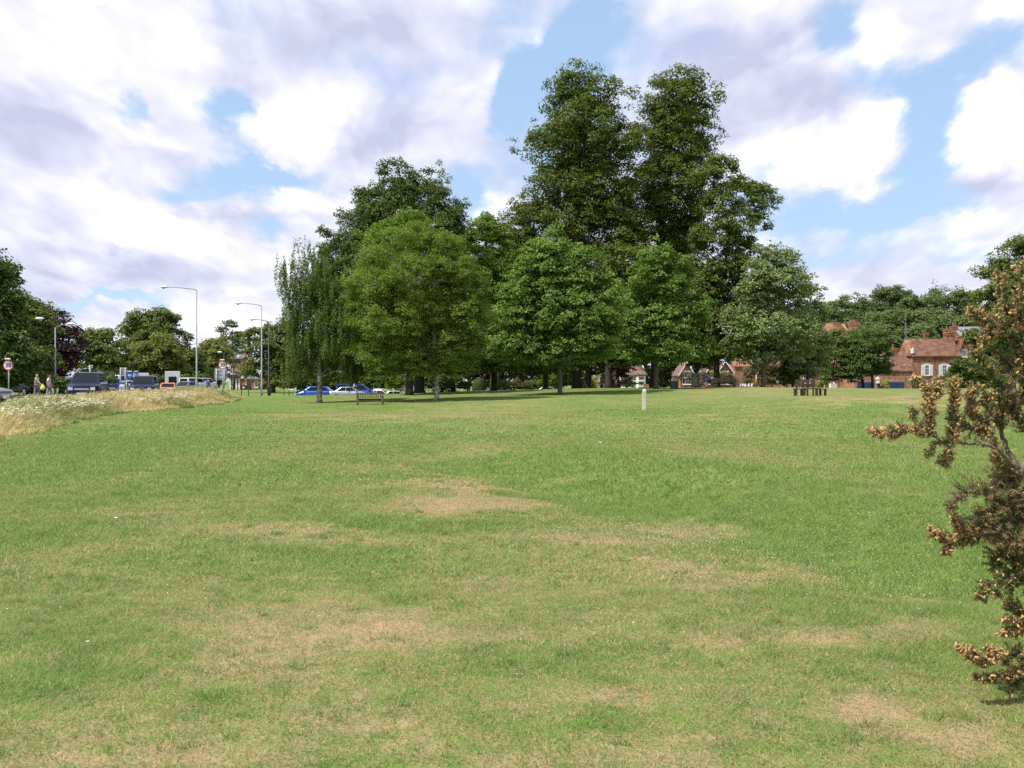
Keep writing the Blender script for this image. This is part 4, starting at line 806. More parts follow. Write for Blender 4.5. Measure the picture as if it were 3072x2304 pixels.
window(r_,lx(2838,d,x0),lz(1165,d,z0)-.2,.9,1.0,0,2,1);window(r_,lx(2757,d,x0),lz(1168,d,z0)-.2,1.0,.75,0,2,0)
window(r_,lx(2902,d,x0),lz(1070,d,z0),.85,.95,1.0,3,0)
MB().box(a-.22,a+.1,-.15,.12,ze+.35,ze+.95).box(a-.1,a+.02,-.1,.0,ze+.95,ze+1.15).build('flue','white_paint',r_)
MB().box(lx(2863,d,x0),lx(2878,d,x0),1.2,1.3,ze+.85,ze+1.0).build('lead_flashing','white_paint',r_)
# garages
d=129;r_,x0,z0=house('low brick garage range with navy doors joined to the cottage',2640,d,'garage','garage_block')
a,b=lx(2655,d,x0),lx(2736,d,x0);ze=lz(1114,d,z0);zr=lz(1071,d,z0);zr2=zr
wing(r_,lx(2560,d,x0),b,0,5,0,ze,zr,'brick_orange','tile_old','x',.15,bow=.06)
for dx0,dx1 in ((2572,2596),(2597,2618),(2634,2668),(2669,2712)):
    m=MB();u0,u1=lx(dx0,d,x0),lx(dx1,d,x0);zt=lz(1146,d,z0);m.box(u0,u1,-.03,-.004,.3,zt)
    for q in range(1,7): m.box(u0+(u1-u0)*q/7-.012,u0+(u1-u0)*q/7+.012,-.045,-.03,.35,zt-.05)
    dr=m.build('garage_door','navy_paint',r_);MB().box((u0+u1)/2-.08,(u0+u1)/2+.08,-.08,-.046,1.2,1.24).build('handle','black_paint',dr)
chimney(r_,lx(2709,d,x0),3.4,ze+.4,lz(1042,d,z0),1.0,.8,'brick_red',1)
MB().box(lx(2630,d,x0)-.1,lx(2630,d,x0)+.25,-.35,-.02,lz(1150,d,z0),lz(1138,d,z0)).prism([(lx(2630,d,x0)-.2,lz(1138,d,z0)),(lx(2630,d,x0)+.35,lz(1138,d,z0)),(lx(2630,d,x0)+.08,lz(1134,d,z0)+.15)],'y',-.4,-.03).build('meter_box','white_paint',r_)
# low roof behind garage, big orange roof left, grey roof right
d=150;r_,x0,z0=house('house with mossy orange hipped roof showing above the bushes',2490,d)
wing(r_,lx(2440,d,x0),lx(2560,d,x0),0,8,0,lz(1015,d,z0)-.3,lz(967,d,z0),'brick_orange','tile_orange','x',.3,hipR=2.2)
chimney(r_,lx(2571,d,x0),1.5,3,lz(967,d,z0),1.25,.9,'brick_orange',2)
window(r_,lx(2560,d,x0)-.4,lz(1015,d,z0)-1.6,.7,1.0,-.0)
d=146;r_,x0,z0=house('small dark roofed house between garage chimney and tree',2677,d)
wing(r_,lx(2655,d,x0),lx(2697,d,x0),0,5,0,lz(1085,d,z0),lz(1057,d,z0),'brick_red','tile_brown','x',.2,hipR=.8,hipL=.5)
window(r_,0,2.4,.8,1.0,0)
d=158;r_,x0,z0=house('house with plain grey roof behind the cottage chimney',2925,d)
wing(r_,lx(2892,d,x0),lx(2990,d,x0),0,8,0,lz(1020,d,z0),lz(980,d,z0),'brick_red','slate_grey','x',.2)
chimney(r_,lx(2888,d,x0),3,5,lz(976,d,z0),.9,.7,'brick_red',2,'slate_grey');window(r_,1,5,1,1,0)
d=190
for px,py,lb,w_ in ((2645,988,'white gabled house front glimpsed through the wooded rise, upper left',14),(2765,990,'narrow pale house front glimpsed in the wooded rise behind the mast',7)):
    r_,x0,z0=house(lb,px,d);ww=w_*d/F
    wing(r_,-ww/2,ww/2,0,4,0,lz(py-2,d,z0),lz(py-12,d,z0),'white_render','tile_brown','y',.15);window(r_,0,lz(py+12,d,z0),.6,.8,0)
# pale walls and orange brick beyond the picnic table
d=134;r_,x0,z0=house('long orange brick cottage with white windows behind the silvery trees',2425,d)
wing(r_,lx(2395,d,x0),lx(2555,d,x0),0,6,0,lz(1108,d,z0),lz(1072,d,z0),'brick_orange','tile_orange','x',.2)
window(r_,lx(2420,d,x0),lz(1150,d,z0),.9,1.2,0,1,1);window(r_,lx(2540,d,x0),lz(1150,d,z0),.9,1.2,0,1,1)
MB().box(lx(2450,d,x0),lx(2475,d,x0),-.6,-.01,lz(1134,d,z0),lz(1131,d,z0)).box(lx(2453,d,x0),lx(2456,d,x0),-.5,-.42,.2,lz(1134,d,z0)).box(lx(2469,d,x0),lx(2472,d,x0),-.5,-.42,.2,lz(1134,d,z0)).build('porch','white_paint',r_)
# white houses under the trees
d=148;r_,x0,z0=house('small white gabled house with brown roof under the trees',1775,d)
wing(r_,lx(1757,d,x0),lx(1784,d,x0),-2,4,0,lz(1125,d,z0),lz(1108,d,z0),'white_render','tile_brown','y',.25)
wing(r_,lx(1770,d,x0),lx(1800,d,x0),0,5,0,lz(1124,d,z0),lz(1100,d,z0),'white_render','tile_brown','x',.2,name='wall')
window(r_,lx(1772,d,x0),lz(1140,d,z0),.9,.6,-2.0,2,0);MB().box(lx(1764,d,x0),lx(1780,d,x0),-2.1,-2.004,lz(1131,d,z0),lz(1129,d,z0)).build('lintel','dark_timber',r_)
d=165;r_,x0,z0=house('taller house with grey brown roof and white dormer above the small gable',1778,d)
wing(r_,lx(1745,d,x0),lx(1800,d,x0),0,7,0,lz(1102,d,z0),lz(1070,d,z0),'white_render','tile_brown','x',.2)
window(r_,lx(1767,d,x0),lz(1091,d,z0),.9,1.0,-.3);chimney(r_,lx(1772,d,x0),3,lz(1090,d,z0),lz(1066,d,z0),.8,.6)
d=146;r_,x0,z0=house('larger white house with bay window and broad brown roof',1905,d)
wing(r_,lx(1862,d,x0),lx(1937,d,x0),0,7,0,lz(1125,d,z0),lz(1088,d,z0),'white_render','tile_brown','x',.25,hipR=1.6)
MB().prism([(lx(1908,d,x0),0),(lx(1912,d,x0),-.9),(lx(1932,d,x0),-.9),(lx(1936,d,x0),0)],'z',0,lz(1127,d,z0)).build('bay','white_render',r_)
MB().prism([(lx(1904,d,x0),-.004),(lx(1910,d,x0),-1.1),(lx(1934,d,x0),-1.1),(lx(1940,d,x0),-.004)],'z',lz(1126,d,z0),lz(1123,d,z0)).build('bay_roof','tile_brown',r_)
window(r_,lx(1922,d,x0),lz(1142,d,z0),.8,.65,-.9,2,0);window(r_,lx(1922,d,x0),lz(1158,d,z0),.8,.65,-.9,2,0);window(r_,lx(1903,d,x0),lz(1143,d,z0),.35,.75,0,0,1);window(r_,lx(1903,d,x0),lz(1158,d,z0),.35,.75,0,0,1)
MB().box(lx(1928,d,x0),lx(1942,d,x0),-1.4,-1.1,0,lz(1152,d,z0)).build('garden_wall','brick_red',r_)
chimney(r_,lx(1921,d,x0),3,lz(1100,d,z0),lz(1062,d,z0),.9,.7,'brick_orange',2)
d=150
for n_,(p0,p1,pe,pr,lb) in enumerate(((2040,2080,1120,1090,'white bargeboarded gable house left of the grey sign back'),(2125,2158,1112,1090,'mock timbered house with white bargeboards behind the dark trunk'),(2161,2202,1114,1088,'mock timbered gable house with tall white finial and window'))):
    r_,x0,z0=house(lb,(p0+p1)/2,d+n_*.7);A,B=lx(p0,d,x0),lx(p1,d,x0)
    wing(r_,A,B,0,6,0,lz(pe,d,z0),lz(pr,d,z0),'brick_red' if n_ else 'brick_orange','tile_brown','y',.3);bargeboard(r_,A,B,-.32,lz(pe,d,z0),lz(pr,d,z0)+.05)
    xm=(A+B)/2;window(r_,xm,lz(1133,d,z0),.75,1.0,0,1,0);MB().box(xm-.55,xm+.55,-.08,-.004,lz(1116,d,z0),lz(1112,d,z0)).build('lintel','white_paint',r_)
    m=MB()
    for q in (-1,1): m.box(xm+q*.75-.06,xm+q*.75+.06,-.05,-.004,.2,lz(pe,d,z0)-.1)
    m.box(A+.05,B-.05,-.052,-.006,lz(pe+8,d,z0)-.06,lz(pe+8,d,z0)+.06);m.build('timber','dark_timber',r_)
    window(r_,xm,1.2,1.3,1.1,0,2,0)
d=155;r_,x0,z0=house('orange brick house with white two storey bay right of the gables',2245,d)
wing(r_,lx(2205,d,x0),lx(2345,d,x0),0,7,0,lz(1100,d,z0),lz(1072,d,z0),'brick_orange','tile_orange','x',.2)
window(r_,lx(2240,d,x0),lz(1122,d,z0),1.0,1.1,-.02,2,1,fw=.12);chimney(r_,lx(2240,d,x0),2,lz(1092,d,z0),lz(1062,d,z0),.9,.7,'brick_orange',2);window(r_,lx(2240,d,x0),1.0,1.0,1.2,0,2,1)
# cream building behind the black trunks
d=150;r_,x0,z0=house('cream brick block glimpsed between the dark trunks',1215,d,'building','building')
wing(r_,lx(1184,d,x0),lx(1252,d,x0),0,8,0,lz(1085,d,z0),lz(1055,d,z0),'brick_cream','tile_brown','x',.2)
window(r_,lx(1195,d,x0),lz(1117,d,z0),.9,1.1,0,1,1);window(r_,lx(1240,d,x0),lz(1117,d,z0),.9,1.1,0,1,1);window(r_,lx(1240,d,x0),lz(1147,d,z0),1.3,.9,0,1,1)
MB().box(lx(1184,d,x0),lx(1252,d,x0),-.06,-.004,lz(1125,d,z0),lz(1123,d,z0)).build('string_course','white_paint',r_)
# pub on the left
d=190;r_,x0,z0=house('tall narrow red brick pub with dark fascia and white windows',705,d,'pub','pub_building')
a,b=lx(688,d,x0),lx(723,d,x0)
wing(r_,a,b,0,9,0,lz(1078,d,z0),lz(1062,d,z0),'brick_orange','slate','x',.3,hipL=.9)
MB().box(a-.2,b+.1,-.35,-.004,lz(1087,d,z0),lz(1078,d,z0)).build('cornice','black_paint',r_)
for px in (694,703,715): 
    window(r_,lx(px,d,x0),lz(1122,d,z0),.45,1.6,0,0,1,fw=.1)
    MB().prism([(lx(px,d,x0)-.32,lz(1095.5,d,z0)),(lx(px,d,x0)+.32,lz(1095.5,d,z0)),(lx(px,d,x0),lz(1092,d,z0)+.1)],'y',-.06,-.004).build('window_head','cream_paint',r_)
MB().box(a-.1,b+.05,-.45,-.004,lz(1133,d,z0),lz(1124,d,z0)).build('fascia','purple_fascia',r_)
MB().box(lx(709,d,x0)-.45,lx(709,d,x0)+.45,-.3,-.06,lz(1116,d,z0),lz(1111,d,z0)).build('hanging_basket','terracotta',r_)
for px in (691,700,709,718): MB().box(lx(px,d,x0)-.13,lx(px,d,x0)+.13,-.14,-.004,.3,lz(1134,d,z0)).build('pilaster','white_paint',r_)
for px in (695.5,713.5): window(r_,lx(px,d,x0),lz(1158,d,z0),.36,1.3,0,0,2)
m=MB().box(lx(704.5,d,x0)-.22,lx(704.5,d,x0)+.22,-.05,-.004,.3,lz(1138,d,z0));m.build('door','black_paint',r_)
chimney(r_,lx(734,d,x0),3,lz(1080,d,z0),lz(1046,d,z0),.9,.7,'brick_red',2);MB().box(lx(712,d,x0)-.2,lx(712,d,x0)+.2,.5,1.2,lz(1072,d,z0),lz(1064,d,z0)).build('dormer','white_paint',r_)
d=186;r_,x0,z0=house('low cottage with pale roof and cream door beside the pub',735,d)
wing(r_,lx(724,d,x0),lx(749,d,x0),0,6,0,lz(1137,d,z0),lz(1117,d,z0),'brick_red','slate_grey','x',.15);MB().box(lx(737,d,x0)-.25,lx(737,d,x0)+.25,-.06,-.004,.3,lz(1140,d,z0)).build('door','cream_paint',r_)
wing(r_,lx(733,d,x0),lx(742,d,x0),-.3,2,lz(1139,d,z0),lz(1137,d,z0),lz(1131,d,z0),'cream_paint','slate','y',.1,name='dormer')
d=184;r_,x0,z0=house('small brick house with one white sash window right of the pub',770,d)
wing(r_,lx(751,d,x0),lx(783,d,x0),0,6,0,lz(1139,d,z0),lz(1128,d,z0),'brick_orange','slate','x',.15);window(r_,lx(768.5,d,x0),lz(1163,d,z0),.55,1.35,0,0,1,fw=.1)
d=165;r_,x0,z0=house('white house front half hidden by the weeping birch sprays',900,d)
wing(r_,lx(885,d,x0),lx(935,d,x0),0,6,0,lz(1135,d,z0),lz(1118,d,z0),'white_render','tile_brown','x',.2)
for px in (897,912,926): window(r_,lx(px,d,x0),lz(1160,d,z0),.6,.9,0,1,0,frame='dark_timber');window(r_,lx(px,d,x0),lz(1145,d,z0),.5,.4,0,1,0,frame='dark_timber')
# ------------------------------------------------------------------ vehicles
def paint(name,c,rough=.28,metal=.3): mat(name,c,rough,metal,var=.06,scale=2,spec=.6)
paint('car_navy',(.007,.012,.045));paint('car_black',(.010,.012,.018));paint('car_blue',(.02,.09,.42));paint('car_silver',(.42,.45,.50),.3,.5);paint('car_white',(.72,.74,.76),.3,0)
paint('car_royal',(.03,.07,.45));paint('car_orange',(.62,.15,.04),.4,0);paint('car_grey',(.20,.22,.26),.3,.5);paint('car_red',(.45,.03,.02),.35,0)
mat('car_glass',(.012,.017,.022),.04,spec=.15,var=.2,scale=2);mat('tyre_rubber',(.02,.02,.02),.85,bump=.3,bscale=40);mat('alloy',(.45,.46,.48),.3,.8);mat('lamp_glass',(.75,.78,.82),.08,.3,spec=.9)
mat('tail_red',(.5,.015,.01),.2);mat('plate_white',(.75,.75,.72),.5);mat('plate_yellow',(.75,.6,.08),.5);mat('chrome',(.6,.6,.62),.15,.9);mat('plastic_black',(.02,.02,.022),.6)
def vehicle(name,label,cat,px,d,heading,paintm,L,W,top,cab,wheels,roofm=None,dz=0,loc=None,wr=.33,extras=()):
    """side profile: top=[(x,z)..] bonnet/boot line from nose (x=0) to tail (x=L); cab=(x base front,x roof front,x roof rear,x base rear,z belt,z roof)
    heading: direction (radians) the nose points to, 0=+x"""
    b=G(px,d) if loc is None else Vector(loc);b.z+=.05+dz;root=empty(name,b,label,cat,None,heading)
    xc=L/2;gc=.20
    def lx_(x): return xc-x      # nose towards +x
    def tz(x): return float(np.interp(x,[p[0] for p in top],[p[1] for p in top]))
    xs=sorted(set([0,.06,.2,.5]+[p[0] for p in top]+[L-.5,L-.2,L-.06,L]+[L*i/10 for i in range(1,10)]));m=MB();rings=[]
    for x in xs:
        e=min(x,L-x);k=1-.22*(1-min(e/.55,1))**2.2;w=W/2*k;z1=tz(x);lift=.10*(1-min(e/.3,1));z0=gc+lift
        zm=z0+(z1-z0)*.5
        rings.append([(lx_(x),y,z) for y,z in ((-w*.9,z0),(-w*.985,z0+.12),(-w,zm),(-w*.975,z1-.10),(-w*.90,z1-.015),(-w*.5,z1+.015),(0,z1+.02),(w*.5,z1+.015),(w*.90,z1-.015),(w*.975,z1-.10),(w,zm),(w*.985,z0+.12),(w*.9,z0))])
    n=len(rings[0]);vs=[p for r in rings for p in r];fs=[(i*n+k,i*n+(k+1)%n,(i+1)*n+(k+1)%n,(i+1)*n+k) for i in range(len(rings)-1) for k in range(n)]
    fs+=[tuple(range(n)),tuple(range((len(rings)-1)*n,len(rings)*n))];m.add(vs,fs)
    body=m.build('body',paintm,root,smooth=False,bevel=.02)
    x0,x1,x2,x3,zb,zr=cab;wb=W/2*.90;wt=W/2*.74;zb-=.02
    def P_(x,t,s): # cabin point: t 0 belt..1 roof, s side
        return Vector((lx_(x),s*(wb+(wt-wb)*t),zb+(zr-zb)*t))
    v=[P_(x0,0,-1),P_(x0,0,1),P_(x3,0,1),P_(x3,0,-1),P_(x1,1,-1),P_(x1,1,1),P_(x2,1,1),P_(x2,1,-1)]
    rm=(x1+x2)/2
    mid=[Vector((lx_(rm),s*wt*1.0,zr+.035)) for s in (-1,1)]
    v+=mid
    MB().add(v,[(0,1,5,4),(3,2,6,7),(4,5,9,8),(8,9,6,7),(0,4,8,7,3),(1,5,9,6,2)]).build('roof',roofm or paintm,root,bevel=.05)
    def pane(nm,q,off):
        c=sum(q,Vector())/4;nrm=(q[1]-q[0]).cross(q[3]-q[0]).normalized()
        if nrm.dot(c-Vector((0,0,(zb+zr)/2)))<0:nrm=-nrm
        qq=[c+(p-c)*1.0+nrm*off for p in q];m_=MB();m_.add(qq+[p-nrm*.03 for p in qq],[(0,1,2,3),(4,5,6,7),(0,1,5,4),(1,2,6,5),(2,3,7,6),(3,0,4,7)]);return m_.build(nm,'car_glass',root)
    def lerp2(a,b,t): return a.lerp(b,t)
    def sub(A,B,Cq,D,u0,u1,v0,v1): # A,B bottom; D,C top
        f=lambda u,v_:(A.lerp(B,u)).lerp(D.lerp(Cq,u),v_)
        return [f(u0,v0),f(u1,v0),f(u1,v1),f(u0,v1)]
    pane('windscreen',sub(v[0],v[1],v[5],v[4],.07,.93,.10,.92),.012);pane('rear_window',sub(v[3],v[2],v[6],v[7],.09,.91,.28,.90),.012)
    for s,(A,B,Cq,D) in ((-1,(v[0],v[3],v[7],v[4])),(1,(v[1],v[2],v[6],v[5]))):
        hb=.54
        pane('side_window',sub(A,B,Cq,D,.06,hb-.02,.22,.90),.010);pane('side_window',sub(A,B,Cq,D,hb+.02,.93,.22,.90),.010)
        y=s*(W/2*.90+.09);xm=lx_(x0+.28);mr=MB();mr.box(xm-.07,xm+.07,y-.11,y+.11,zb+.06,zb+.22);mr.build('wing_mirror',paintm,root,bevel=.03)
    for xw in wheels:
        for s in (-1,1):
            y1=s*(W/2*1.003);mb=MB();c=Vector((lx_(xw),0,0))
            cyl=lambda r,ya,yb,nn=20:MB().prism([(lx_(xw)+r*math.cos(2*math.pi*k/nn),wr+r*math.sin(2*math.pi*k/nn)) for k in range(nn)],'y',ya,yb)
            cyl(wr+.06,y1-s*.04,y1+s*.004).build('wheel_arch','plastic_black',root)
            wh=cyl(wr,y1-s*.19,y1+s*.016).build('wheel','tyre_rubber',root,bevel=.02)
            sp=cyl(wr*.64,y1+s*.016,y1+s*.03);sp.build('rim','alloy',wh)
    zl=tz(.08);e=.06
    for s in (-1,1):
        wl=W/2*.80
        MB().box(lx_(.17),lx_(-.008),s*wl*.62,s*wl*1.0,zl-.30,zl-.10).build('headlight','lamp_glass',root,bevel=.04)
        zt=tz(L-.08);MB().box(lx_(L-.02+.035),lx_(L-.16),s*wl*.78,s*wl*1.02,zt-.38,zt-.06).build('tail_light','tail_red',root,bevel=.03)
    MB().box(lx_(.05),lx_(-.012),-W*.22,W*.22,zl-.27,zl-.16).build('grille','chrome',root,bevel=.01)
    MB().box(lx_(.05),lx_(-.03),-.26,.26,gc+.18,gc+.30).build('number_plate','plate_white',root)
    MB().box(lx_(L-.04),lx_(L+.03),-.26,.26,gc+.32,gc+.44).build('number_plate','plate_yellow',root)
    MB().box(lx_(.10),lx_(-.02),-W*.36,W*.36,gc+.05,gc+.14).build('bumper','plastic_black',root,bevel=.02)
    MB().box(lx_(L-.10),lx_(L+.02),-W*.36,W*.36,gc+.05,gc+.2).build('bumper','plastic_black',root,bevel=.02)
    for ex in extras: ex(root,lx_,zr,W)
    return root
SUV=dict(L=4.45,W=1.82,top=[(0,.86),(.10,.93),(.9,1.05),(1.15,1.10),(4.3,1.12),(4.45,1.05)],cab=(.95,1.75,4.05,4.35,1.08,1.68),wheels=(.85,3.55),wr=.36)
HATCH=dict(L=4.0,W=1.72,top=[(0,.68),(.1,.76),(.75,.93),(.95,.97),(3.85,1.02),(4.0,.9)],cab=(.70,1.55,3.3,3.9,.95,1.47),wheels=(.75,3.3),wr=.31)
SALOON=dict(L=4.5,W=1.75,top=[(0,.66),(.1,.74),(.9,.88),(1.1,.92),(3.5,.98),(4.4,.98),(4.5,.9)],cab=(1.05,1.85,3.0,3.75,.92,1.42),wheels=(.82,3.5),wr=.31)
ESTATE=dict(L=4.7,W=1.8,top=[(0,.68),(.1,.76),(.9,.92),(1.1,.96),(4.5,1.0),(4.7,.92)],cab=(1.0,1.85,4.1,4.6,.96,1.5),wheels=(.85,3.65),wr=.32)
VAN=dict(L=4.4,W=1.78,top=[(0,.80),(.1,.9),(.7,1.12),(.9,1.16),(4.3,1.18),(4.4,1.1)],cab=(.65,1.55,4.25,4.36,1.14,1.84),wheels=(.8,3.5),wr=.32)
def rails(root,lx_,zr,W):
    m=MB()
    for s in (-1,1): m.tube([(lx_(1.9),s*W*.33,zr+.02),(lx_(2.05),s*W*.33,zr+.09),(lx_(3.7),s*W*.33,zr+.09),(lx_(3.85),s*W*.33,zr+.02)],.018,6)
    m.build('roof_rails','alloy',root)
D=math.radians
vehicle('suv','large navy blue off-roader facing us with a bright headlamp glare','car',264,60,D(-76),'car_navy',extras=(rails,),**SUV)
vehicle('estate_car','black estate car passing behind the two people','car',78,88,D(146),'car_black',**ESTATE)
vehicle('estate_car','silver grey car cut off by the left edge','car',-108,52,D(-8),'car_grey',**ESTATE)
vehicle('suv','dark blue off-roader further up the road, behind the keep-left bollard','car',434,76,D(-77),'car_navy',extras=(rails,),**SUV)
vehicle('hatchback','blue and red hatchback seen from behind between the two off-roaders','car',340,93,D(109),'car_royal',**HATCH)
vehicle('hatchback','bright orange car seen from behind in the queue','car',505,99,D(107),'car_orange',dz=-.35,**HATCH)
vehicle('saloon_car','dark car beyond the orange one in the queue','car',560,112,D(-105),'car_grey',**SALOON)
vehicle('panel_van','white van beyond the blue and white chevron board','van',372,112,D(80),'car_white',dz=.1,**VAN)
vehicle('panel_van','white van low beside the foot of the near lamp post','van',582,132,D(70),'car_white',**VAN)
vehicle('panel_van','white van right of the near lamp post','van',612,138,D(70),'car_white',**VAN)
vehicle('hatchback','bright blue hatchback parked beyond the weeping birch','car',945,109,D(180),'car_blue',dz=-.04,**HATCH)
def cone(root,lx_,zr,W): 
    MB().prism([(lx_(1.55)-.25,zr+.04),(lx_(1.55)+.2,zr+.04),(lx_(1.55)-.1,zr+.5)],'y',-.04,.04).build('roof_sign','white_paint',root)
vehicle('saloon_car','silver saloon with a pointed roof board, parked beside the blue hatchback','car',1047,109,D(0),'car_silver',extras=(cone,),**SALOON)
vehicle('panel_van','royal blue van parked behind the silver saloon','van',1073,113.5,D(0),'car_royal',dz=.05,**dict(VAN,L=4.9,cab=(.75,1.9,4.7,4.82,1.14,1.9),top=[(0,.70),(.1,.8),(.9,1.12),(1.1,1.16),(4.8,1.18),(4.9,1.1)]))
vehicle('saloon_car','white car with a white roof board, right of the blue van','car',1138,115.5,D(0),'car_white',dz=0,extras=(lambda r,l,zr,W:MB().box(l(2.9),l(1.9),-.3,.3,zr+.04,zr+.2).build('roof_sign','white_paint',r),),**SALOON)
vehicle('saloon_car','pale car roof showing above the grass left of the black trunks','car',1188,117,D(0),'car_silver',dz=0,**SALOON)
vehicle('saloon_car','silver car parked behind the forward maple trunk','car',1636,118,D(180),'car_silver',dz=-.35,**SALOON)
def lorry(label,px,d,w_,hgt,heading,name='box_lorry'):
    b=G(px,d);r_=empty(name,b,label,'lorry',None,heading);L=6
    MB().box(-2.9,1.7,-w_/2,w_/2,.9,hgt).build('box_body','car_white',r_,bevel=.04)
    MB().prism([(1.75,.5),(3.3,.5),(3.35,1.3),(2.9,2.2),(1.75,2.3)],'y',-w_/2+.1,w_/2-.1).build('cab','car_white',r_,bevel=.05)
    MB().prism([(3.345,1.36),(3.40,1.36),(2.99,2.16),(2.95,2.14)],'y',-w_/2+.25,w_/2-.25).build('windscreen','car_glass',r_)
    MB().box(-2.95,-2.905,-.5,.5,hgt-1.6,hgt-.7).build('rear_window','car_glass',r_)
    MB().box(-2.95,1.7,-w_/2+.1,w_/2-.1,.55,.89).build('chassis','plastic_black',r_)
    for xw in (-1.9,2.3):
        for s in (-1,1):
            wh=MB().prism([(xw+.42*math.cos(k*.3491),.42+.42*math.sin(k*.3491)) for k in range(18)],'y',s*(w_/2-.25),s*w_/2*.99).build('wheel','tyre_rubber',r_,bevel=.02)
            MB().prism([(xw+.24*math.cos(k*.3491),.42+.24*math.sin(k*.3491)) for k in range(18)],'y',s*w_/2*.99,s*(w_/2*.99+.02)).build('rim','alloy',wh)
    for s in (-1,1): MB().box(-2.96,-2.905,s*w_/2*.72,s*w_/2*.9,.95,1.25).build('tail_light','tail_red',r_)
lorry('white motorhome with rear window, tallest vehicle in the queue',518,136,1.9,2.75,D(108.5))
lorry('white box lorry roof behind the second off-roader and arrow signs',424,134,1.9,2.5,D(110))
# ------------------------------------------------------------------ street furniture
mat('galv',(.24,.28,.29),.6,.1,var=.15,scale=3);mat('post_grey',(.30,.33,.33),.5,.2,var=.15,scale=6);mat('sign_back',(.40,.42,.44),.5,.2,var=.1,scale=3);mat('sign_white',(.80,.80,.78),.4)
mat('sign_red',(.55,.02,.03),.4);mat('sign_black',(.015,.015,.015),.4);mat('sign_blue',(.015,.16,.62),.4);mat('sign_lightblue',(.07,.22,.70),.4);mat('bollard_yellow',(.85,.48,.02),.4)
mat('old_wood',(.16,.135,.085),.85,var=.45,scale=6,bump=.5,bscale=25);mat('dark_wood',(.075,.055,.040),.85,var=.4,scale=6,bump=.5,bscale=25);mat('pale_stone',(.60,.54,.43),.85,var=.28,scale=7,bump=.4,bscale=30);mat('bin_green',(.012,.035,.035),.5)
def lamp_post(label,px,d,top,armpx,side,pm='galv',r=.09,head='shoe',group='tall street lamps'):
    b=G(px,d);r_=empty('street_lamp',b,label,'street lamp',group);H=Z(top,d)-b.z;aw=armpx/F*d
    MB().tube([(0,0,-.2),(0,0,1.4),(0,0,1.45),(0,0,H)],[r*1.35,r*1.3,r*.9,r*.6],10).build('column',pm,r_,smooth=True)
    a=MB().tube([(0,0,H-.02),(side*.25,0,H+.10),(side*aw*.55,0,H+.24),(side*aw,0,H+.30)],[r*.5,r*.45,r*.4,r*.35],8).build('arm',pm,r_,smooth=True)
    x=side*aw;m=MB();n=9;rings=[]
    for i in range(n):
        t=i/(n-1);w=.17*math.sin(math.pi*min(.08+t*.92,.97))**.6+.02;rings.append((x+side*(t*.75),w))
    vs=[];fs=[];K_=10
    for xx,w in rings:
        for k in range(K_):
            an=2*math.pi*k/K_;vs.append((xx,w*math.cos(an),H+.31+w*(.75 if math.sin(an)>0 else .6)*math.sin(an)))
    fs=[(i*K_+k,i*K_+(k+1)%K_,(i+1)*K_+(k+1)%K_,(i+1)*K_+k) for i in range(n-1) for k in range(K_)]+[tuple(range(K_)),tuple(range((n-1)*K_,n*K_))]
    hd=m.add(vs,fs).build('lantern','galv' if False else 'sign_white',r_,smooth=True)
    MB().lathe([(.02,-.11),(.09,-.09),(.13,-.03),(.12,.0)],12,(x+side*.42,0,H+.22)).build('bowl','lamp_glass',hd,smooth=True)
    MB().box(-r*1.42,r*1.42,-r*1.45,-r*1.28,.5,1.1).build('service_door',pm,r_)
lamp_post('tall grey street lamp rising from the long verge grass, nearest of all',590,94,871,86,-1)
lamp_post('tall pale street lamp standing on the lawn right of the pub',785,112,918,60,-1)
lamp_post('black street lamp just right of the pale one on the lawn',806,118,966,40,-1,'plastic_black',.10)
lamp_post('dark street lamp against the darkest trees at the far left',58,92,966,50,1,'post_grey')
lamp_post('street lamp with thin pole in front of the purple tree',166,88,983,34,1,'galv',.08)
lamp_post('distant street lamp left of the big domed tree',282,150,1010,48,1,'plastic_black')
lamp_post('distant street lamp before the big domed tree',405,160,1030,34,1,'plastic_black')
lamp_post('distant street lamp right of the big domed tree',548,165,1046,12,-1,'plastic_black')
lamp_post('distant street lamp behind the second speed sign',672,170,1062,6,-1,'plastic_black')
lamp_post('distant street lamp left of the pub roof',700,185,1055,8,-1,'plastic_black')
lamp_post('distant street lamp in front of the tree right of the pub',752,175,1074,6,-1,'plastic_black')
lamp_post('small far street lamp before the purple tree and clipped domes',1408,130,1112,8,1,'galv',.09)
def speed_sign(label,px,d,py,dia=.62,post0=None):
    b=G(px,d);r_=empty('speed_sign',b,label,'road sign','thirty speed limit signs');zc=Z(py,d)-b.z
    MB().tube([(0,.05,-.2),(0,.05,zc+dia*.5)],.038,10).build('post','post_grey',r_,smooth=True)
    MB().disc(0,-.012,zc,dia/2,.02,36).build('red_ring','sign_red',r_);MB().disc(0,-.018,zc,dia/2*.80,.005,36).build('white_disc','sign_white',r_)
    text_mesh('numerals','30',dia*.60,'sign_black',r_,(0,-.021,zc-.005),extrude=.002,bold=.010)
    m=MB();m.box(-.15,.15,-.14,.02,zc+dia*.5+.03,zc+dia*.5+.11).box(-.03,.03,-.02,.05,zc+dia*.5-.02,zc+dia*.5+.03);m.build('lamp_hood','sign_white',r_,bevel=.02)
speed_sign('red ringed 30 sign on a single post at the far left, by the black estate',25,57.5,1096,.60)
speed_sign('red ringed 30 sign in front of the grey sign back, near the pub',668,74,1095,.62)
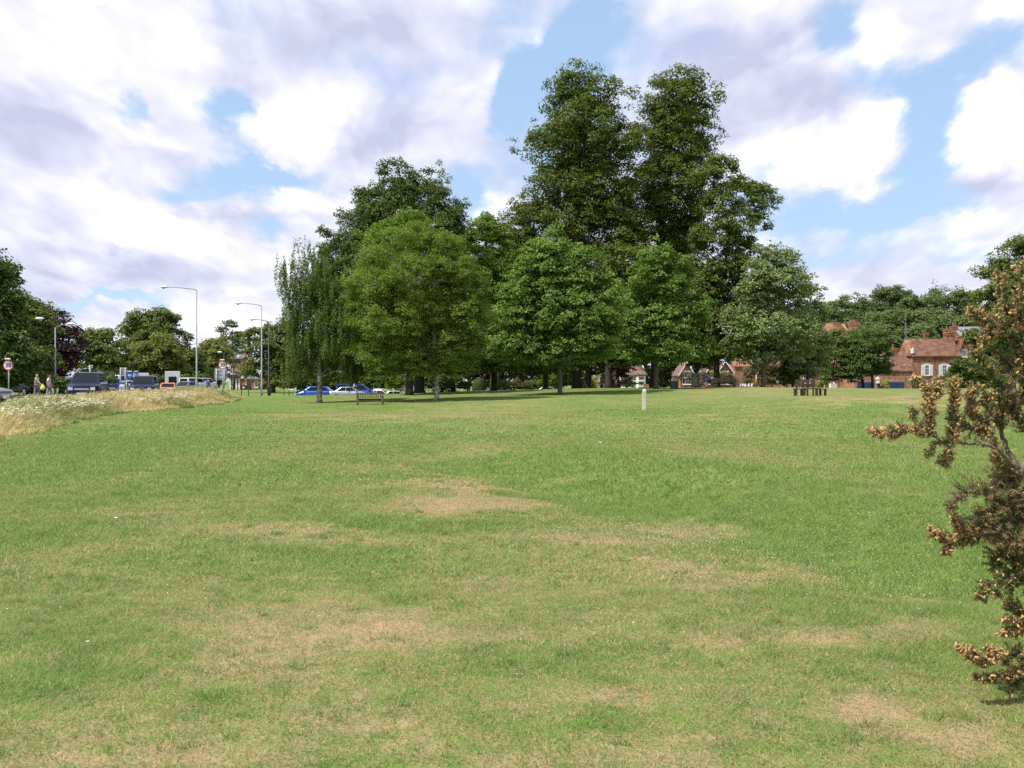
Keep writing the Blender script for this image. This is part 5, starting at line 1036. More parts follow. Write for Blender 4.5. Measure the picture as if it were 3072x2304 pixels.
def sign_panel(name,label,px,d,y0,y1,w_px,cat='road sign',face='sign_back',rails_=3,posts=(-.32,.32),group=None,depth=.03):
    b=G(px,d);r_=empty(name,b,label,cat,group);z0,z1=Z(y1,d)-b.z,Z(y0,d)-b.z;w_=w_px/F*d
    MB().box(-w_/2,w_/2,0,depth,z0,z1).build('panel',face,r_,bevel=.01)
    m=MB()
    for i in range(rails_): zz=z0+(z1-z0)*(i+.5)/rails_;m.box(-w_/2+.03,w_/2-.03,-.03,-.002,zz-.025,zz+.025)
    if rails_: m.build('rail','post_grey',r_)
    for p in posts: MB().tube([(p*w_,-.075,-.2),(p*w_,-.075,z1-.02)],.045,8).build('post','post_grey',r_,smooth=True)
    return r_,w_,z0,z1
sign_panel('direction_sign','grey back of a wide direction sign behind the second 30 sign',662,80,1106,1140,36)
sign_panel('direction_sign','grey back of a small two-post sign above the queue',370,84,1103,1126,22)
sign_panel('direction_sign','grey back of a tall sign panel left of the small blue sign',2087,112,1119,1158,24,rails_=2,posts=(-.42,.42))
r_,w_,z0,z1=sign_panel('chevron_board','white board with a black chevron under the blue arrow sign',385,86,1141,1162,13,face='sign_white',rails_=0)
MB().prism([(-.10,z0+.06),(.06,z0+.06),(-.06,(z0+z1)/2),(.06,z1-.06),(-.10,z1-.06),(-.22,(z0+z1)/2)][::-1],'y',-.012,-.002).build('chevron','sign_black',r_)
r_,w_,z0,z1=sign_panel('warning_sign','small square black and white sign over the navy off-roader',271,78,1095,1106,14,face='sign_white',rails_=0,posts=(0,))
m=MB();n=4
for i in range(n):
    for j in range(n):
        if (i+j)%2: m.box(-w_/2+w_*i/n,-w_/2+w_*(i+1)/n,-.008,-.002,z0+(z1-z0)*j/n,z0+(z1-z0)*(j+1)/n)
m.build('checks','sign_black',r_)
def round_sign(label,px,d,py,dia):
    b=G(px,d);r_=empty('keep_left_sign',b,label,'road sign');zc=Z(py,d)-b.z
    MB().tube([(0,.05,-.2),(0,.05,zc+dia*.3)],.038,10).build('post','post_grey',r_);MB().disc(0,-.012,zc,dia/2,.02,32).build('blue_disc','sign_blue',r_)
    a=dia*.30;MB().prism([(-a,zc),(-a*.2,zc+a*.75),(-a*.2,zc+a*.25),(a,zc+a*.25),(a,zc-a*.25),(-a*.2,zc-a*.25),(-a*.2,zc-a*.75)],'y',-.020,-.013).build('arrow','sign_white',r_)
    MB().box(-.2,.2,-.1,.02,zc+dia*.5+.02,zc+dia*.5+.09).build('lamp_hood','sign_white',r_)
round_sign('round blue sign with a white arrow pointing left',389,84,1125,.52)
round_sign('second round blue arrow sign, half hidden behind the first off-roader queue',409,96,1122,.42)
# keep-left bollard
b=G(366,63);r_=empty('traffic_bollard',b,'lit plastic keep-left bollard, yellow below and white above','traffic bollard');zt=Z(1154,63)-b.z
m=MB().prism([(-.14,0),(.14,0),(.13,zt*.62),(-.13,zt*.62)],'y',-.13,.13).build('base','bollard_yellow',r_,bevel=.03)
MB().prism([(-.13,zt*.62),(.13,zt*.62),(.12,zt-.03),(.06,zt),(-.06,zt),(-.12,zt-.03)],'y',-.12,.12).build('top','sign_white',r_,bevel=.02)
MB().disc(0,-.128,zt*.80,.095,.006,24).build('blue_disc','sign_blue',r_);MB().prism([(-.055,zt*.80-.05),(.0,zt*.80-.055),(-.01,zt*.80-.03),(.05,zt*.80+.03),(.03,zt*.80+.05),(-.03,zt*.80-.012),(-.055,zt*.80+.01)],'y',-.134,-.129).build('arrow','sign_white',r_)
# name board and thin posts on the far lawn
b=G(735,92);r_=empty('name_board',b,'dark low two-post name board with a white oval on the far lawn','sign');w_=.62;zt=Z(1156,92)-b.z;zb=Z(1169,92)-b.z
for s in (-.33,.33): MB().box(s-.03,s+.03,-.03,.03,-.1,zt+.15).build('post','black_paint',r_)
MB().box(-.30,.30,-.02,.02,zb,zt).build('panel','black_paint',r_)
MB().prism([(-.13+.12*math.cos(k*.3927),(zb+zt)/2+.07*math.sin(k*.3927)) for k in range(16)],'y',-.03,-.021).build('oval','sign_white',r_)
def post(name,label,px,d,top,r,m,cat='post',group=None,dome=True,base=0):
    b=G(px,d);zt=Z(top,d)-b.z;o=MB().lathe([(r,-.2),(r,zt-r*.8),(r*.85,zt-r*.35),(r*.45,zt-.01),(.01,zt)] if dome else [(r,-.2),(r,zt)],16).build(name,m,None,b,smooth=dome);return tag(o,label,cat,group)
post('wooden_post','thin dark post on the far lawn, nearest the white board',852,95,1160,.035,'black_paint',dome=False)
post('metal_post','thin pale post in front of the blue hatchback',922,93,1156,.035,'galv',dome=False)
post('wooden_post','stout black bollard beside the pale street lamp foot',810,104,1156,.09,'black_paint')
r_,w_,z0,z1=sign_panel('notice_board','low white board on thin dark legs left of the blue hatchback',874,98,1167,1170,20,'sign','sign_white',0,(),)
for s in (-.42,-.25,.4): MB().box(s*w_-.02,s*w_+.02,-.03,-.005,-.1,z0+.02).build('leg','black_paint',r_)
# white stone marker: square post with chamfered top
b=G(1933,55);zt=Z(1167,55)-b.z;a=.105;m=MB()
pr=[(a*1.06,-.15),(a*1.03,.1),(a,zt-.12),(a*.82,zt-.05),(a*.5,zt-.008),(.01,zt)]
for i,(q,z) in enumerate(pr):
    for sx,sy in ((-1,-.8),(-.8,-1),(.8,-1),(1,-.8),(1,.8),(.8,1),(-.8,1),(-1,.8)): m.v.append((sx*q,sy*q,z))
for i in range(len(pr)-1):
    for k in range(8): m.f.append((i*8+k,i*8+(k+1)%8,(i+1)*8+(k+1)%8,(i+1)*8+k))
tag(m.build('marker_post','pale_stone',None,b),'pale stone marker post with rounded top standing alone on the lawn','marker post')
# benches
def bench(label,px,d,w_,hgt,m_,rz=0,seat=.43,back=True,slats='vertical',arms=True,loc=None,cat='bench',name='park_bench'):
    b=G(px,d) if loc is None else loc;r_=empty(name,b,label,cat,None,rz)
    for s in (-1,1):
        for y,zt in ((-.24,hgt),(.26,.62)):
            if not back and y<0: zt=seat
            MB().box(s*w_/2-.04,s*w_/2+.04,y-.035,y+.035,-.08,zt if (arms or y<0) else seat).build('leg',m_,r_,bevel=.008)
        if arms: MB().box(s*w_/2-.05,s*w_/2+.05,-.28,.34,.62,.66).build('armrest',m_,r_,bevel=.008)
    m=MB()
    for i in range(5): y=-.18+i*.105;m.box(-w_/2+.045,w_/2-.045,y-.042,y+.042,seat-.03,seat)
    m.box(-w_/2+.045,w_/2-.045,.245,.275,seat-.12,seat-.035);m.build('seat',m_,r_)
    if back:
        m=MB();m.box(-w_/2+.045,w_/2-.045,-.265,-.215,hgt-.10,hgt-.01).box(-w_/2+.045,w_/2-.045,-.265,-.215,seat+.06,seat+.12)
        if slats=='vertical':
            n=int(w_/.15)
            for i in range(n): x=-w_/2+.09+(w_-.18)*i/(n-1);m.box(x-.036,x+.036,-.25,-.232,seat+.121,hgt-.101)
        else: m.box(-w_/2+.045,w_/2-.045,-.262,-.22,hgt-.26,hgt-.13)
        m.build('backrest',m_,r_)
    return r_
bench('weathered slatted wooden bench on the lawn, seen from behind between the birches',1110,69,1.72,.86,'old_wood')
bench('wooden bench with solid back rail on the rise left of the forward maple',1557,88,2.25,.86,'dark_wood',slats='rail')
bench('dark bench in deep shade left of the clipped yew dome',1370,97,2.1,.82,'dark_wood',slats='rail')
bench('dark bench in front of the hedge left of the give way sign',2170,96,2.2,.86,'dark_wood',slats='rail')
# low rail
b=G(1850,97);r_=empty('low_rail',b,'low wooden rail on short pale posts between the two maples','rail')
for px in (1812,1880): MB().box(X(px,97)-b.x-.08,X(px,97)-b.x+.08,-.08,.08,-.1,.40).build('post','old_wood',r_)
MB().box(X(1790,97)-b.x,X(1928,97)-b.x,-.06,.06,.405,.52).build('rail','dark_wood',r_)
# picnic table with backed seats
b=G(2430,66);r_=empty('picnic_table',b,'dark wooden picnic table with two backed seats on the lawn at the right','picnic table',None,D(0))
MB().box(-.46,.58,-.34,.34,.47,.525).build('tabletop','old_wood',r_,bevel=.01)
for x in (-.34,.44):
    for y in (-.1,.1): MB().box(x-.05,x+.05,y-.05,y+.05,-.1,.469).build('leg','old_wood',r_)
for x0_,x1_ in ((-1.08,-.49),(.61,1.08)):
    MB().box(x0_,x1_,-.2,.2,.41,.47).build('seat','dark_wood',r_,bevel=.01)
    for x in (x0_+.07,x1_-.07): MB().box(x-.055,x+.055,-.1,.1,-.1,.409).build('leg','dark_wood',r_)
MB().box(-.63,.80,.62,1.0,.42,.47).build('seat','dark_wood',r_)
MB().box(-.66,.30,1.06,1.11,.62,.82).box(-.66,.30,1.06,1.11,.86,1.06).build('backrest','dark_wood',r_)
MB().box(.33,.66,1.06,1.11,.62,.82).box(.33,.66,1.06,1.11,.86,1.05).build('backrest','dark_wood',r_)
for x in (-.56,-.12,.18,.56): MB().box(x-.05,x+.05,1.115,1.195,-.1,1.02).build('post','dark_wood',r_)
# small blue sign, give way, bin, white posts, lantern, mast
r_,w_,z0,z1=sign_panel('information_sign','small square blue sign on a single white post',2117,116,1130,1145,16,face='sign_lightblue',rails_=0,posts=())
MB().box(-.03,.03,.0,.05,-.2,z0).build('post','sign_white',r_);MB().box(-.18,.18,-.008,-.002,(z0+z1)/2-.07,(z0+z1)/2-.03).box(-.13,.15,-.008,-.002,(z0+z1)/2+.03,(z0+z1)/2+.07).build('symbol','sign_white',r_)
b=G(2333,118);r_=empty('give_way_sign',b,'back of a triangular give way sign by the brown hedge','road sign');zt=Z(1136,118)-b.z;a=.38
MB().prism([(-a,zt),(a,zt),(0,zt-.66)],'y',-.01,.01).build('panel','sign_back',r_);MB().tube([(0,-.04,-.2),(0,-.04,zt-.1)],.035,8).build('post','post_grey',r_);MB().box(-.2,.2,-.06,.02,zt+.02,zt+.1).build('lamp_hood','sign_white',r_)
b=G(2023,87);r_=empty('litter_bin',b,'square dark green litter bin behind the white marker post','litter bin');zt=Z(1141,87)-b.z
MB().prism([(-.30,0),(.30,0),(.33,zt-.1),(-.33,zt-.1)],'y',-.28,.28).build('body','bin_green',r_,bevel=.02);MB().box(-.37,.37,-.33,.33,zt-.095,zt).build('lid','bin_green',r_,bevel=.03)
m=MB()
for i in range(6): m.box(-.27+i*.1,-.23+i*.1,-.30,-.282,.1,zt-.2)
m.build('ribs','bin_green',r_)
gp='row of white kerb posts by the brown hedge'
for i,px in enumerate((2222,2229,2236,2247,2256)):
    post('white_post','short white kerb post, one of the row by the brown hedge',px,116,1151,.10,'white_paint','bollard',gp)
b=G(2499,122);r_=empty('garden_lantern',b,'white box lantern on a square white pier near the picnic table','lantern');zt=Z(1131,122)-b.z
MB().box(-.38,.38,-.38,.38,-.2,zt*.52).build('pier','white_paint',r_);m=MB()
for sx in (-1,1):
    for sy in (-1,1): m.box(sx*.26-.03,sx*.26+.03,sy*.26-.03,sy*.26+.03,zt*.521,zt*.86)
m.build('frame','black_paint',r_);MB().box(-.21,.21,-.21,.21,zt*.525,zt*.84).build('pane','lamp_glass',r_);MB().lathe([(.42,0),(.3,.1),(.1,.25),(.04,.3)],4,(0,0,zt*.862)).build('cap','white_paint',r_)
b=G(2716,136);r_=empty('radio_mast',b,'thin lattice radio mast with cross aerial rising behind the garage chimney','mast');zt=Z(952,136)-b.z;z2=Z(979,136)-b.z
m=MB()
for sx,sy in ((-.09,-.09),(.09,-.09),(0,.1)): m.tube([(sx,sy,-.2),(sx,sy,zt-.8)],.02,5)
q=0
while q<zt-1.3: m.tube([(-.09,-.09,q),(.09,-.09,q+.4)],.012,4);m.tube([(.09,-.09,q+.4),(0,.1,q+.8)],.012,4);q+=.8
m.build('lattice','galv',r_);MB().tube([(0,0,zt-1.2),(0,0,zt+.35)],.02,6).build('pole','galv',r_)
m=MB().tube([(-.65,0,z2),(.65,0,z2)],.02,6);m.tube([(-.3,0,zt),(.3,0,zt)],.015,5).tube([(0,-.3,zt-.1),(0,.3,zt-.1)],.015,5)
for i in range(6): m.tube([(-.6+i*.24,-.2,z2+.01),(-.6+i*.24,.2,z2+.01)],.01,4)
m.build('aerial','galv',r_)
# thin yellow-topped pole by white posts
b=G(2269,118);r_=empty('marker_pole',b,'thin black pole with white and yellow bands beside the white kerb posts','pole');MB().tube([(0,0,-.2),(0,0,Z(1084,118)-b.z)],.045,8).build('pole','black_paint',r_)
MB().tube([(0,0,Z(1138,118)-b.z),(0,0,Z(1124,118)-b.z)],.07,10).build('white_band','white_paint',r_);MB().tube([(0,0,Z(1146,118)-b.z),(0,0,Z(1139,118)-b.z)],.07,10).build('yellow_band','bollard_yellow',r_)
# white pole right of the black trunks and garden ornament
post('metal_post','slim white pole right of the two black trunks',1272,112,1085,.05,'sign_white','pole',None,False)
# litter on the lawn
def litter(name,label,px,py,size,m_,seed,cat='litter'):
    d=F*EYE/(py-H0)
    for _ in range(6):
        z=hh(X(px,d),d);d=(EYE-z)*F/(py-H0)
    r=random.Random(seed);m=MB();n=7
    vs=[(size*(.6+.4*r.random())*math.cos(6.283*k/n),size*(.6+.4*r.random())*math.sin(6.283*k/n),.01+r.random()*size*.35) for k in range(n)]+[(0,0,size*.55),(0,0,.002)]
    m.add(vs,[(k,(k+1)%n,n) for k in range(n)]+[(k,(k+1)%n,n+1) for k in range(n)]);tag(m.build(name,m_,None,G(px,d)+Vector((0,0,.02))),label,cat)
mat('scrap_white',(.8,.8,.78),.6);mat('soil_dark',(.05,.035,.025),.95,bump=.6,bscale=60)
litter('paper_scrap','crumpled white scrap on the open lawn at the left',345,1562,.035,'scrap_white',1)
litter('paper_scrap','white scrap in the middle of the lawn',1800,1331,.05,'scrap_white',2)
litter('paper_scrap','white scrap on the lawn between the marker post and picnic table',2233,1224,.11,'scrap_white',3)
litter('paper_scrap','tiny white scrap at the lawn edge near the long grass',677,1235,.04,'scrap_white',4)
litter('droppings','dark lump of soil on the lawn left of centre',718,1459,.045,'soil_dark',5,'soil lump')
litter('feather','pale feather lying in the grass at the lower left',262,1940,.012,'scrap_white',6,'feather')
# ------------------------------------------------------------------ gorse bush at the right edge
mat('gorse_bark',(.20,.16,.12),.9,var=.5,scale=20,bump=.7,bscale=60)
leafmat('gorse_spine',(.135,.205,.07),(.31,.225,.135),.25,.7)
leafmat('gorse_pod',(.68,.46,.21),(.35,.20,.085),.25,.55)
leafmat('gorse_flower',(.62,.40,.10),(.40,.20,.05),.3,.6)
GD=5.0
def gp3(p,off=0): 
    d=GD+(p[2] if len(p)>2 else 0)+off
    return np.array([X(p[0],d),d,Z(p[1],d)])
# pts, base radius m, shoot length, shoots per metre, pods 0..1, dryness 0..1
GP=[
 ([(3170,2180),(3140,2000,.05),(3120,1780,.1),(3095,1560,.05),(3060,1430,.0),(2987,1345,-.05),(2920,1330,-.05),(2838,1326,-.05),(2800,1308,-.08)],.022,.07,26,0,.85),
 ([(2800,1308,-.08),(2750,1292,-.1),(2700,1290,-.1),(2660,1300,-.1),(2618,1300,-.1)],.006,.055,150,.75,.8),
 ([(2838,1326,-.05),(2845,1360,-.05),(2835,1400,-.03)],.004,.05,150,.05,.95),
 ([(2820,1320,-.05),(2795,1350,-.08),(2780,1366,-.08)],.003,.03,120,.0,.95),
 ([(2800,1308,-.08),(2785,1260,-.08),(2790,1205,-.08),(2770,1160,-.08),(2745,1145,-.08)],.005,.055,170,.65,.6),
 ([(2790,1205,-.08),(2812,1170,-.06),(2815,1145,-.06)],.004,.05,200,.9,.4),
 ([(2800,1308,-.08),(2760,1290,-.02),(2740,1240,0),(2735,1225,0)],.003,.04,120,.1,.9),
 ([(2860,1325,-.05),(2862,1270,-.03),(2860,1215,-.03),(2864,1160,-.03),(2868,1142,-.03)],.005,.05,200,.8,.5),
 ([(2987,1345,-.05),(2955,1290,0),(2920,1245,0),(2915,1195,0),(2925,1165,0)],.009,.065,150,.55,.75),
 ([(2955,1290,0),(2900,1285,0),(2870,1260,0)],.005,.07,150,.1,.95),
 ([(2955,1290,0),(2965,1230,0),(2960,1185,0)],.005,.06,140,.4,.7),
 ([(3060,1430,0),(3020,1340,.05),(3000,1260,.05),(3010,1180,.05),(3030,1110,.1),(3050,1050,.1)],.014,.09,170,.35,.6),
 ([(3010,1180,.05),(2985,1130,.0),(2950,1095,0),(2930,1060,0)],.005,.07,170,.15,.15),
 ([(3030,1110,.1),(3000,1080,.1),(2985,1050,.1)],.005,.06,170,.2,.1),
 ([(3060,1430,0),(3090,1300,.1),(3080,1150,.15),(3060,1020,.1),(3030,960,.1),(3008,900,.1),(3003,830,.1)],.014,.085,190,.65,.45),
 ([(3060,1020,.1),(2990,975,.05),(2940,950,.05),(2910,935,.05)],.006,.06,200,.6,.3),
 ([(3030,960,.1),(2975,1000,.05),(2945,1020,.05)],.005,.06,200,.7,.5),
 ([(3060,1020,.1),(3070,940,.15),(3075,860,.15),(3072,800,.15)],.006,.08,200,.6,.4),
 ([(3080,1150,.15),(3130,1050,.2),(3150,930,.2),(3160,820,.2)],.01,.10,140,.5,.4),
 ([(3090,1300,.1),(3040,1250,.1),(3030,1200,.05)],.006,.09,170,.4,.6),
 ([(3060,1430,0),(3000,1400,0),(2985,1370,0)],.006,.05,120,.4,.8),
 ([(3095,1560,.05),(3020,1500,0),(2960,1480,-.05),(2920,1465,-.08),(2880,1490,-.1),(2850,1530,-.1)],.009,.075,120,.03,.8),
 ([(3095,1560,.05),(3030,1560,0),(2980,1560,0),(2940,1600,0),(2890,1610,-.02)],.01,.11,230,.05,.97),
 ([(3095,1560,.05),(3050,1480,.0),(2990,1440,.05)],.008,.11,200,.03,.97),
 ([(3110,1640,.0),(3040,1620,-.05),(2990,1600,-.05),(2960,1570,-.05)],.008,.11,230,.03,.97),
 ([(3020,1500,0),(2975,1530,-.05),(2940,1540,-.05)],.006,.09,200,.05,.97),
 ([(3100,1600,.1),(3060,1540,.15),(3020,1460,.15),(3010,1400,.15)],.008,.12,200,.1,.95),
 ([(2940,1600,0),(2890,1600,-.05),(2868,1570,-.05),(2862,1548,-.05)],.005,.045,210,.9,.7),
 ([(2890,1610,-.02),(2850,1625,-.05),(2815,1605,-.05),(2795,1590,-.05)],.005,.05,210,.75,.7),
 ([(2870,1625,-.02),(2845,1650,-.05),(2836,1664,-.05)],.003,.03,150,.5,.9),
 ([(3130,1760,.1),(3060,1690,0),(3000,1670,0),(2985,1700,0)],.008,.10,200,.1,.1),
 ([(3060,1690,0),(3010,1740,-.03),(2965,1775,-.05),(2940,1790,-.05)],.007,.07,190,.45,.25),
 ([(3090,1740,0),(3050,1740,0),(3030,1760,0)],.006,.10,170,.25,.1),
 ([(3140,1900,.1),(3090,1860,0),(3050,1830,0),(3025,1812,0)],.007,.07,150,.3,.3),
 ([(3140,1900,.1),(3080,1890,0),(3045,1900,-.03),(3010,1900,-.05)],.007,.05,170,.6,.5),
 ([(3090,1860,0),(3050,1860,-.03),(3012,1862,-.05)],.004,.035,150,.8,.6),
 ([(3150,2010,.1),(3080,1975,0),(3040,1960,-.03),(3020,1990,-.05)],.007,.06,150,.3,.3),
 ([(3040,1965,-.03),(2990,1975,-.08),(2950,1985,-.1),(2905,1960,-.12),(2878,1942,-.12)],.005,.04,210,.95,.7),
 ([(2990,1975,-.08),(2975,1960,-.08),(2965,1950,-.08)],.003,.03,200,.9,.7),
 ([(3080,1990,0),(3030,2030,-.05),(2980,2035,-.08),(2930,2035,-.1)],.005,.035,170,.65,.5),
 ([(3150,2060,.1),(3090,2040,0),(3050,2050,-.03),(3030,2075,-.03)],.006,.06,150,.2,.4),
 ([(3170,2180),(3110,2120,-.05),(3070,2150,-.05),(3055,2180,-.05)],.01,.03,60,.0,.9),
]
# the part of the bush outside the picture, so it stays a whole bush from another side
rr=random.Random(4)
for i in range(56):
    a=rr.uniform(0,6.283);bx=3170+rr.uniform(-20,60);hgt=rr.uniform(800,1900);w_=rr.uniform(80,620)
    ex=bx+abs(math.cos(a))*w_+40;dy=math.sin(a)*rr.uniform(.2,.9)+.15
    GP.append(([(bx,2150,.05),((bx+ex)/2-20,(2150+hgt)/2+80,dy*.4),(ex,hgt,dy),(ex+rr.uniform(-30,60),hgt-90,dy)],.012,.12,105,rr.uniform(.1,.5),rr.uniform(.2,.9)))
def gorse():
    g=np.random.default_rng(42);gr=random.Random(9)
    base=Vector((X(3170,GD),GD,hh(X(3170,GD),GD)));root=empty('gorse_bush',base,'spiny gorse bush with tan seed pods reaching in from the right edge','bush')
    b0=np.array(base);st=MB();SP=[];ST=[];PC=[];PD=[];PT=[];PS=[]
    for pts,r0,sl,den,pod,dryv in GP:
        p=np.array([gp3(q) for q in pts])
        # smooth
        q=[]
        for i in range(len(p)-1):
            a0=p[max(i-1,0)];a1=p[i];a2=p[i+1];a3=p[min(i+2,len(p)-1)];k=6
            for j in range(k):
                t=j/k;q.append(.5*((2*a1)+(a2-a0)*t+(2*a0-5*a1+4*a2-a3)*t*t+(3*a1-a0-3*a2+a3)*t**3)+g.normal(0,.0035,3))
        q.append(p[-1]);q=np.array(q)
        seg=np.linalg.norm(np.diff(q,axis=0),axis=1);cum=np.concatenate([[0],np.cumsum(seg)]);Lt=cum[-1]
        st.tube([tuple(v-b0) for v in q],[max(.0015,r0*(1-.75*c/Lt)) for c in cum],6)
        n=int(Lt*den*2.1);ts=g.random(n)**.85
        for t in ts:
            if r0>.012 and t<.35: continue
            s=t*Lt;i=min(np.searchsorted(cum,s),len(q)-1);i=max(i,1);o=q[i-1]+(q[i]-q[i-1])*((s-cum[i-1])/max(seg[i-1],1e-6))
            tan=(q[i]-q[i-1])/max(seg[i-1],1e-6);rd=unit(g.normal(0,1,3));rd=unit(rd-tan*rd.dot(tan))
            dirv=unit(rd+tan*.75+np.array([0,0,.25 if dryv<.9 else -.05]));L=sl*(.35+.75*g.random())*(1-.35*(t>.85))
            e=o+dirv*L+np.array([0,0,.1*L]);st.tube([tuple(o-b0),tuple((o+e)/2-b0+g.normal(0,.002,3)),tuple(e-b0)],[.0013,.0011,.0006],3,False)
            ns=int(L/.0017)+8;u=g.random(ns);pp=o+(e-o)*u[:,None];sd=unit(g.normal(0,1,(ns,3)));sd=unit(sd-dirv*(sd@dirv)[:,None]*.8+dirv*.45)
            ln=(.010+.014*g.random(ns))[:,None];w=unit(np.cross(sd,g.normal(0,1,(ns,3))))*(.0017+.0008*g.random(ns))[:,None]
            SP.append(np.stack([pp-w,pp+w,pp+sd*ln],1));dv=np.clip((g.random()<dryv*.86)*.75+g.random(ns)*.25,0,1);ST.append(np.repeat(dv,3))
            if g.random()<pod*.85:
                npd=int(g.integers(2,6));u=.3+.7*g.random(npd);pc=o+(e-o)*u[:,None]+unit(g.normal(0,1,(npd,3)))*.013
                pd=unit(dirv*.8+g.normal(0,.6,(npd,3))+np.array([0,0,.15]));PC.append(pc);PD.append(pd);PT.append(np.clip(g.random()*.4+g.random(npd)*.6,0,1));PS.append(.0055+.0065*g.random(npd))
    st.build('branches','gorse_bark',root,smooth=True)
    V=np.concatenate(SP).reshape(-1,3)-b0;link_mesh('spines',np_mesh('spines',V,3,{'tint':np.concatenate(ST)}),'gorse_spine',root)
    pc=np.concatenate(PC)-b0;pd=np.concatenate(PD);pt=np.concatenate(PT);ps=np.concatenate(PS);n=len(pc)
    a=unit(np.cross(pd,g.normal(0,1,(n,3))));b=np.cross(pd,a);K=6;rings=[(-1.0,.12),(-.5,.62),(.25,.66),(.8,.40),(1.15,.04)];VV=[]
    for z_,r_ in rings:
        for k in range(K):
            an=6.283*k/K;VV.append(pc+pd*(z_*ps)[:,None]+(a*math.cos(an)+b*math.sin(an)*.7)*(r_*ps)[:,None])
    VV=np.stack(VV,1);f=[(i*K+k,i*K+(k+1)%K,(i+1)*K+(k+1)%K,(i+1)*K+k) for i in range(4) for k in range(K)]
    Fa=(np.arange(n)[:,None,None]*(K*5)+np.array(f)[None]).reshape(-1,4)
    link_mesh('seed_pods',np_mesh('seed_pods',VV.reshape(-1,3),4,{'tint':np.repeat(pt,K*5)},True,Fa),'gorse_pod',root)
    print('gorse spines',len(V)//3,'pods',n)
gorse()
# ------------------------------------------------------------------ people
mat('skin',(.52,.30,.21),.6,var=.1,scale=10);mat('hair_brown',(.10,.05,.025),.7,var=.3,scale=30);mat('hair_ginger',(.22,.09,.04),.7,var=.3,scale=30)
mat('cloth_white',(.72,.72,.74),.9,var=.1,scale=8);mat('cloth_grey',(.22,.22,.27),.9,var=.2,scale=8);mat('cloth_dark',(.03,.03,.05),.9,var=.2,scale=8);mat('bag_yellow',(.62,.68,.03),.4,var=.15,scale=10);mat('cloth_blue',(.05,.10,.30),.9,var=.2,scale=8);mat('cloth_lilac',(.40,.30,.48),.9,var=.2,scale=8);mat('shoe',(.05,.04,.04),.6)
m_,nt_,p_=_nt('cloth_stripe');tc_=nt_.nodes.new('ShaderNodeTexCoord');sx_=nt_.nodes.new('ShaderNodeSeparateXYZ');link(nt_,tc_.outputs['Object'],sx_.inputs[0])
a_=nt_.nodes.new('ShaderNodeMath');a_.operation='MULTIPLY';a_.inputs[1].default_value=11;link(nt_,sx_.outputs[2],a_.inputs[0]);b_=nt_.nodes.new('ShaderNodeMath');b_.operation='FRACT';link(nt_,a_.outputs[0],b_.inputs[0]);c_=nt_.nodes.new('ShaderNodeMath');c_.operation='GREATER_THAN';c_.inputs[1].default_value=.5;link(nt_,b_.outputs[0],c_.inputs[0])
x_=nt_.nodes.new('ShaderNodeMix');x_.data_type='RGBA';x_.inputs['A'].default_value=(.035,.04,.08,1);x_.inputs['B'].default_value=(.6,.6,.62,1);link(nt_,c_.outputs[0],x_.inputs['Factor']);link(nt_,x_.outputs['Result'],p_.inputs['Base Color']);p_.inputs['Roughness'].default_value=.9;M['cloth_stripe']=m_
def skin(name,verts,edges,mt,par,rootv=0,sub=1):
    me=bpy.data.meshes.new(name);me.from_pydata([v[:3] for v in verts],edges,[]);me.update()
    o=link_mesh(name,me,mt,par);s=o.modifiers.new('skin','SKIN');s.use_smooth_shade=True
    for i,v in enumerate(verts):
        r=v[3];r=r if hasattr(r,'__len__') else (r,r);me.skin_vertices[0].data[i].radius=r;me.skin_vertices[0].data[i].use_root=(i==rootv)
    b=o.modifiers.new('sub','SUBSURF');b.levels=sub;b.render_levels=sub;return o
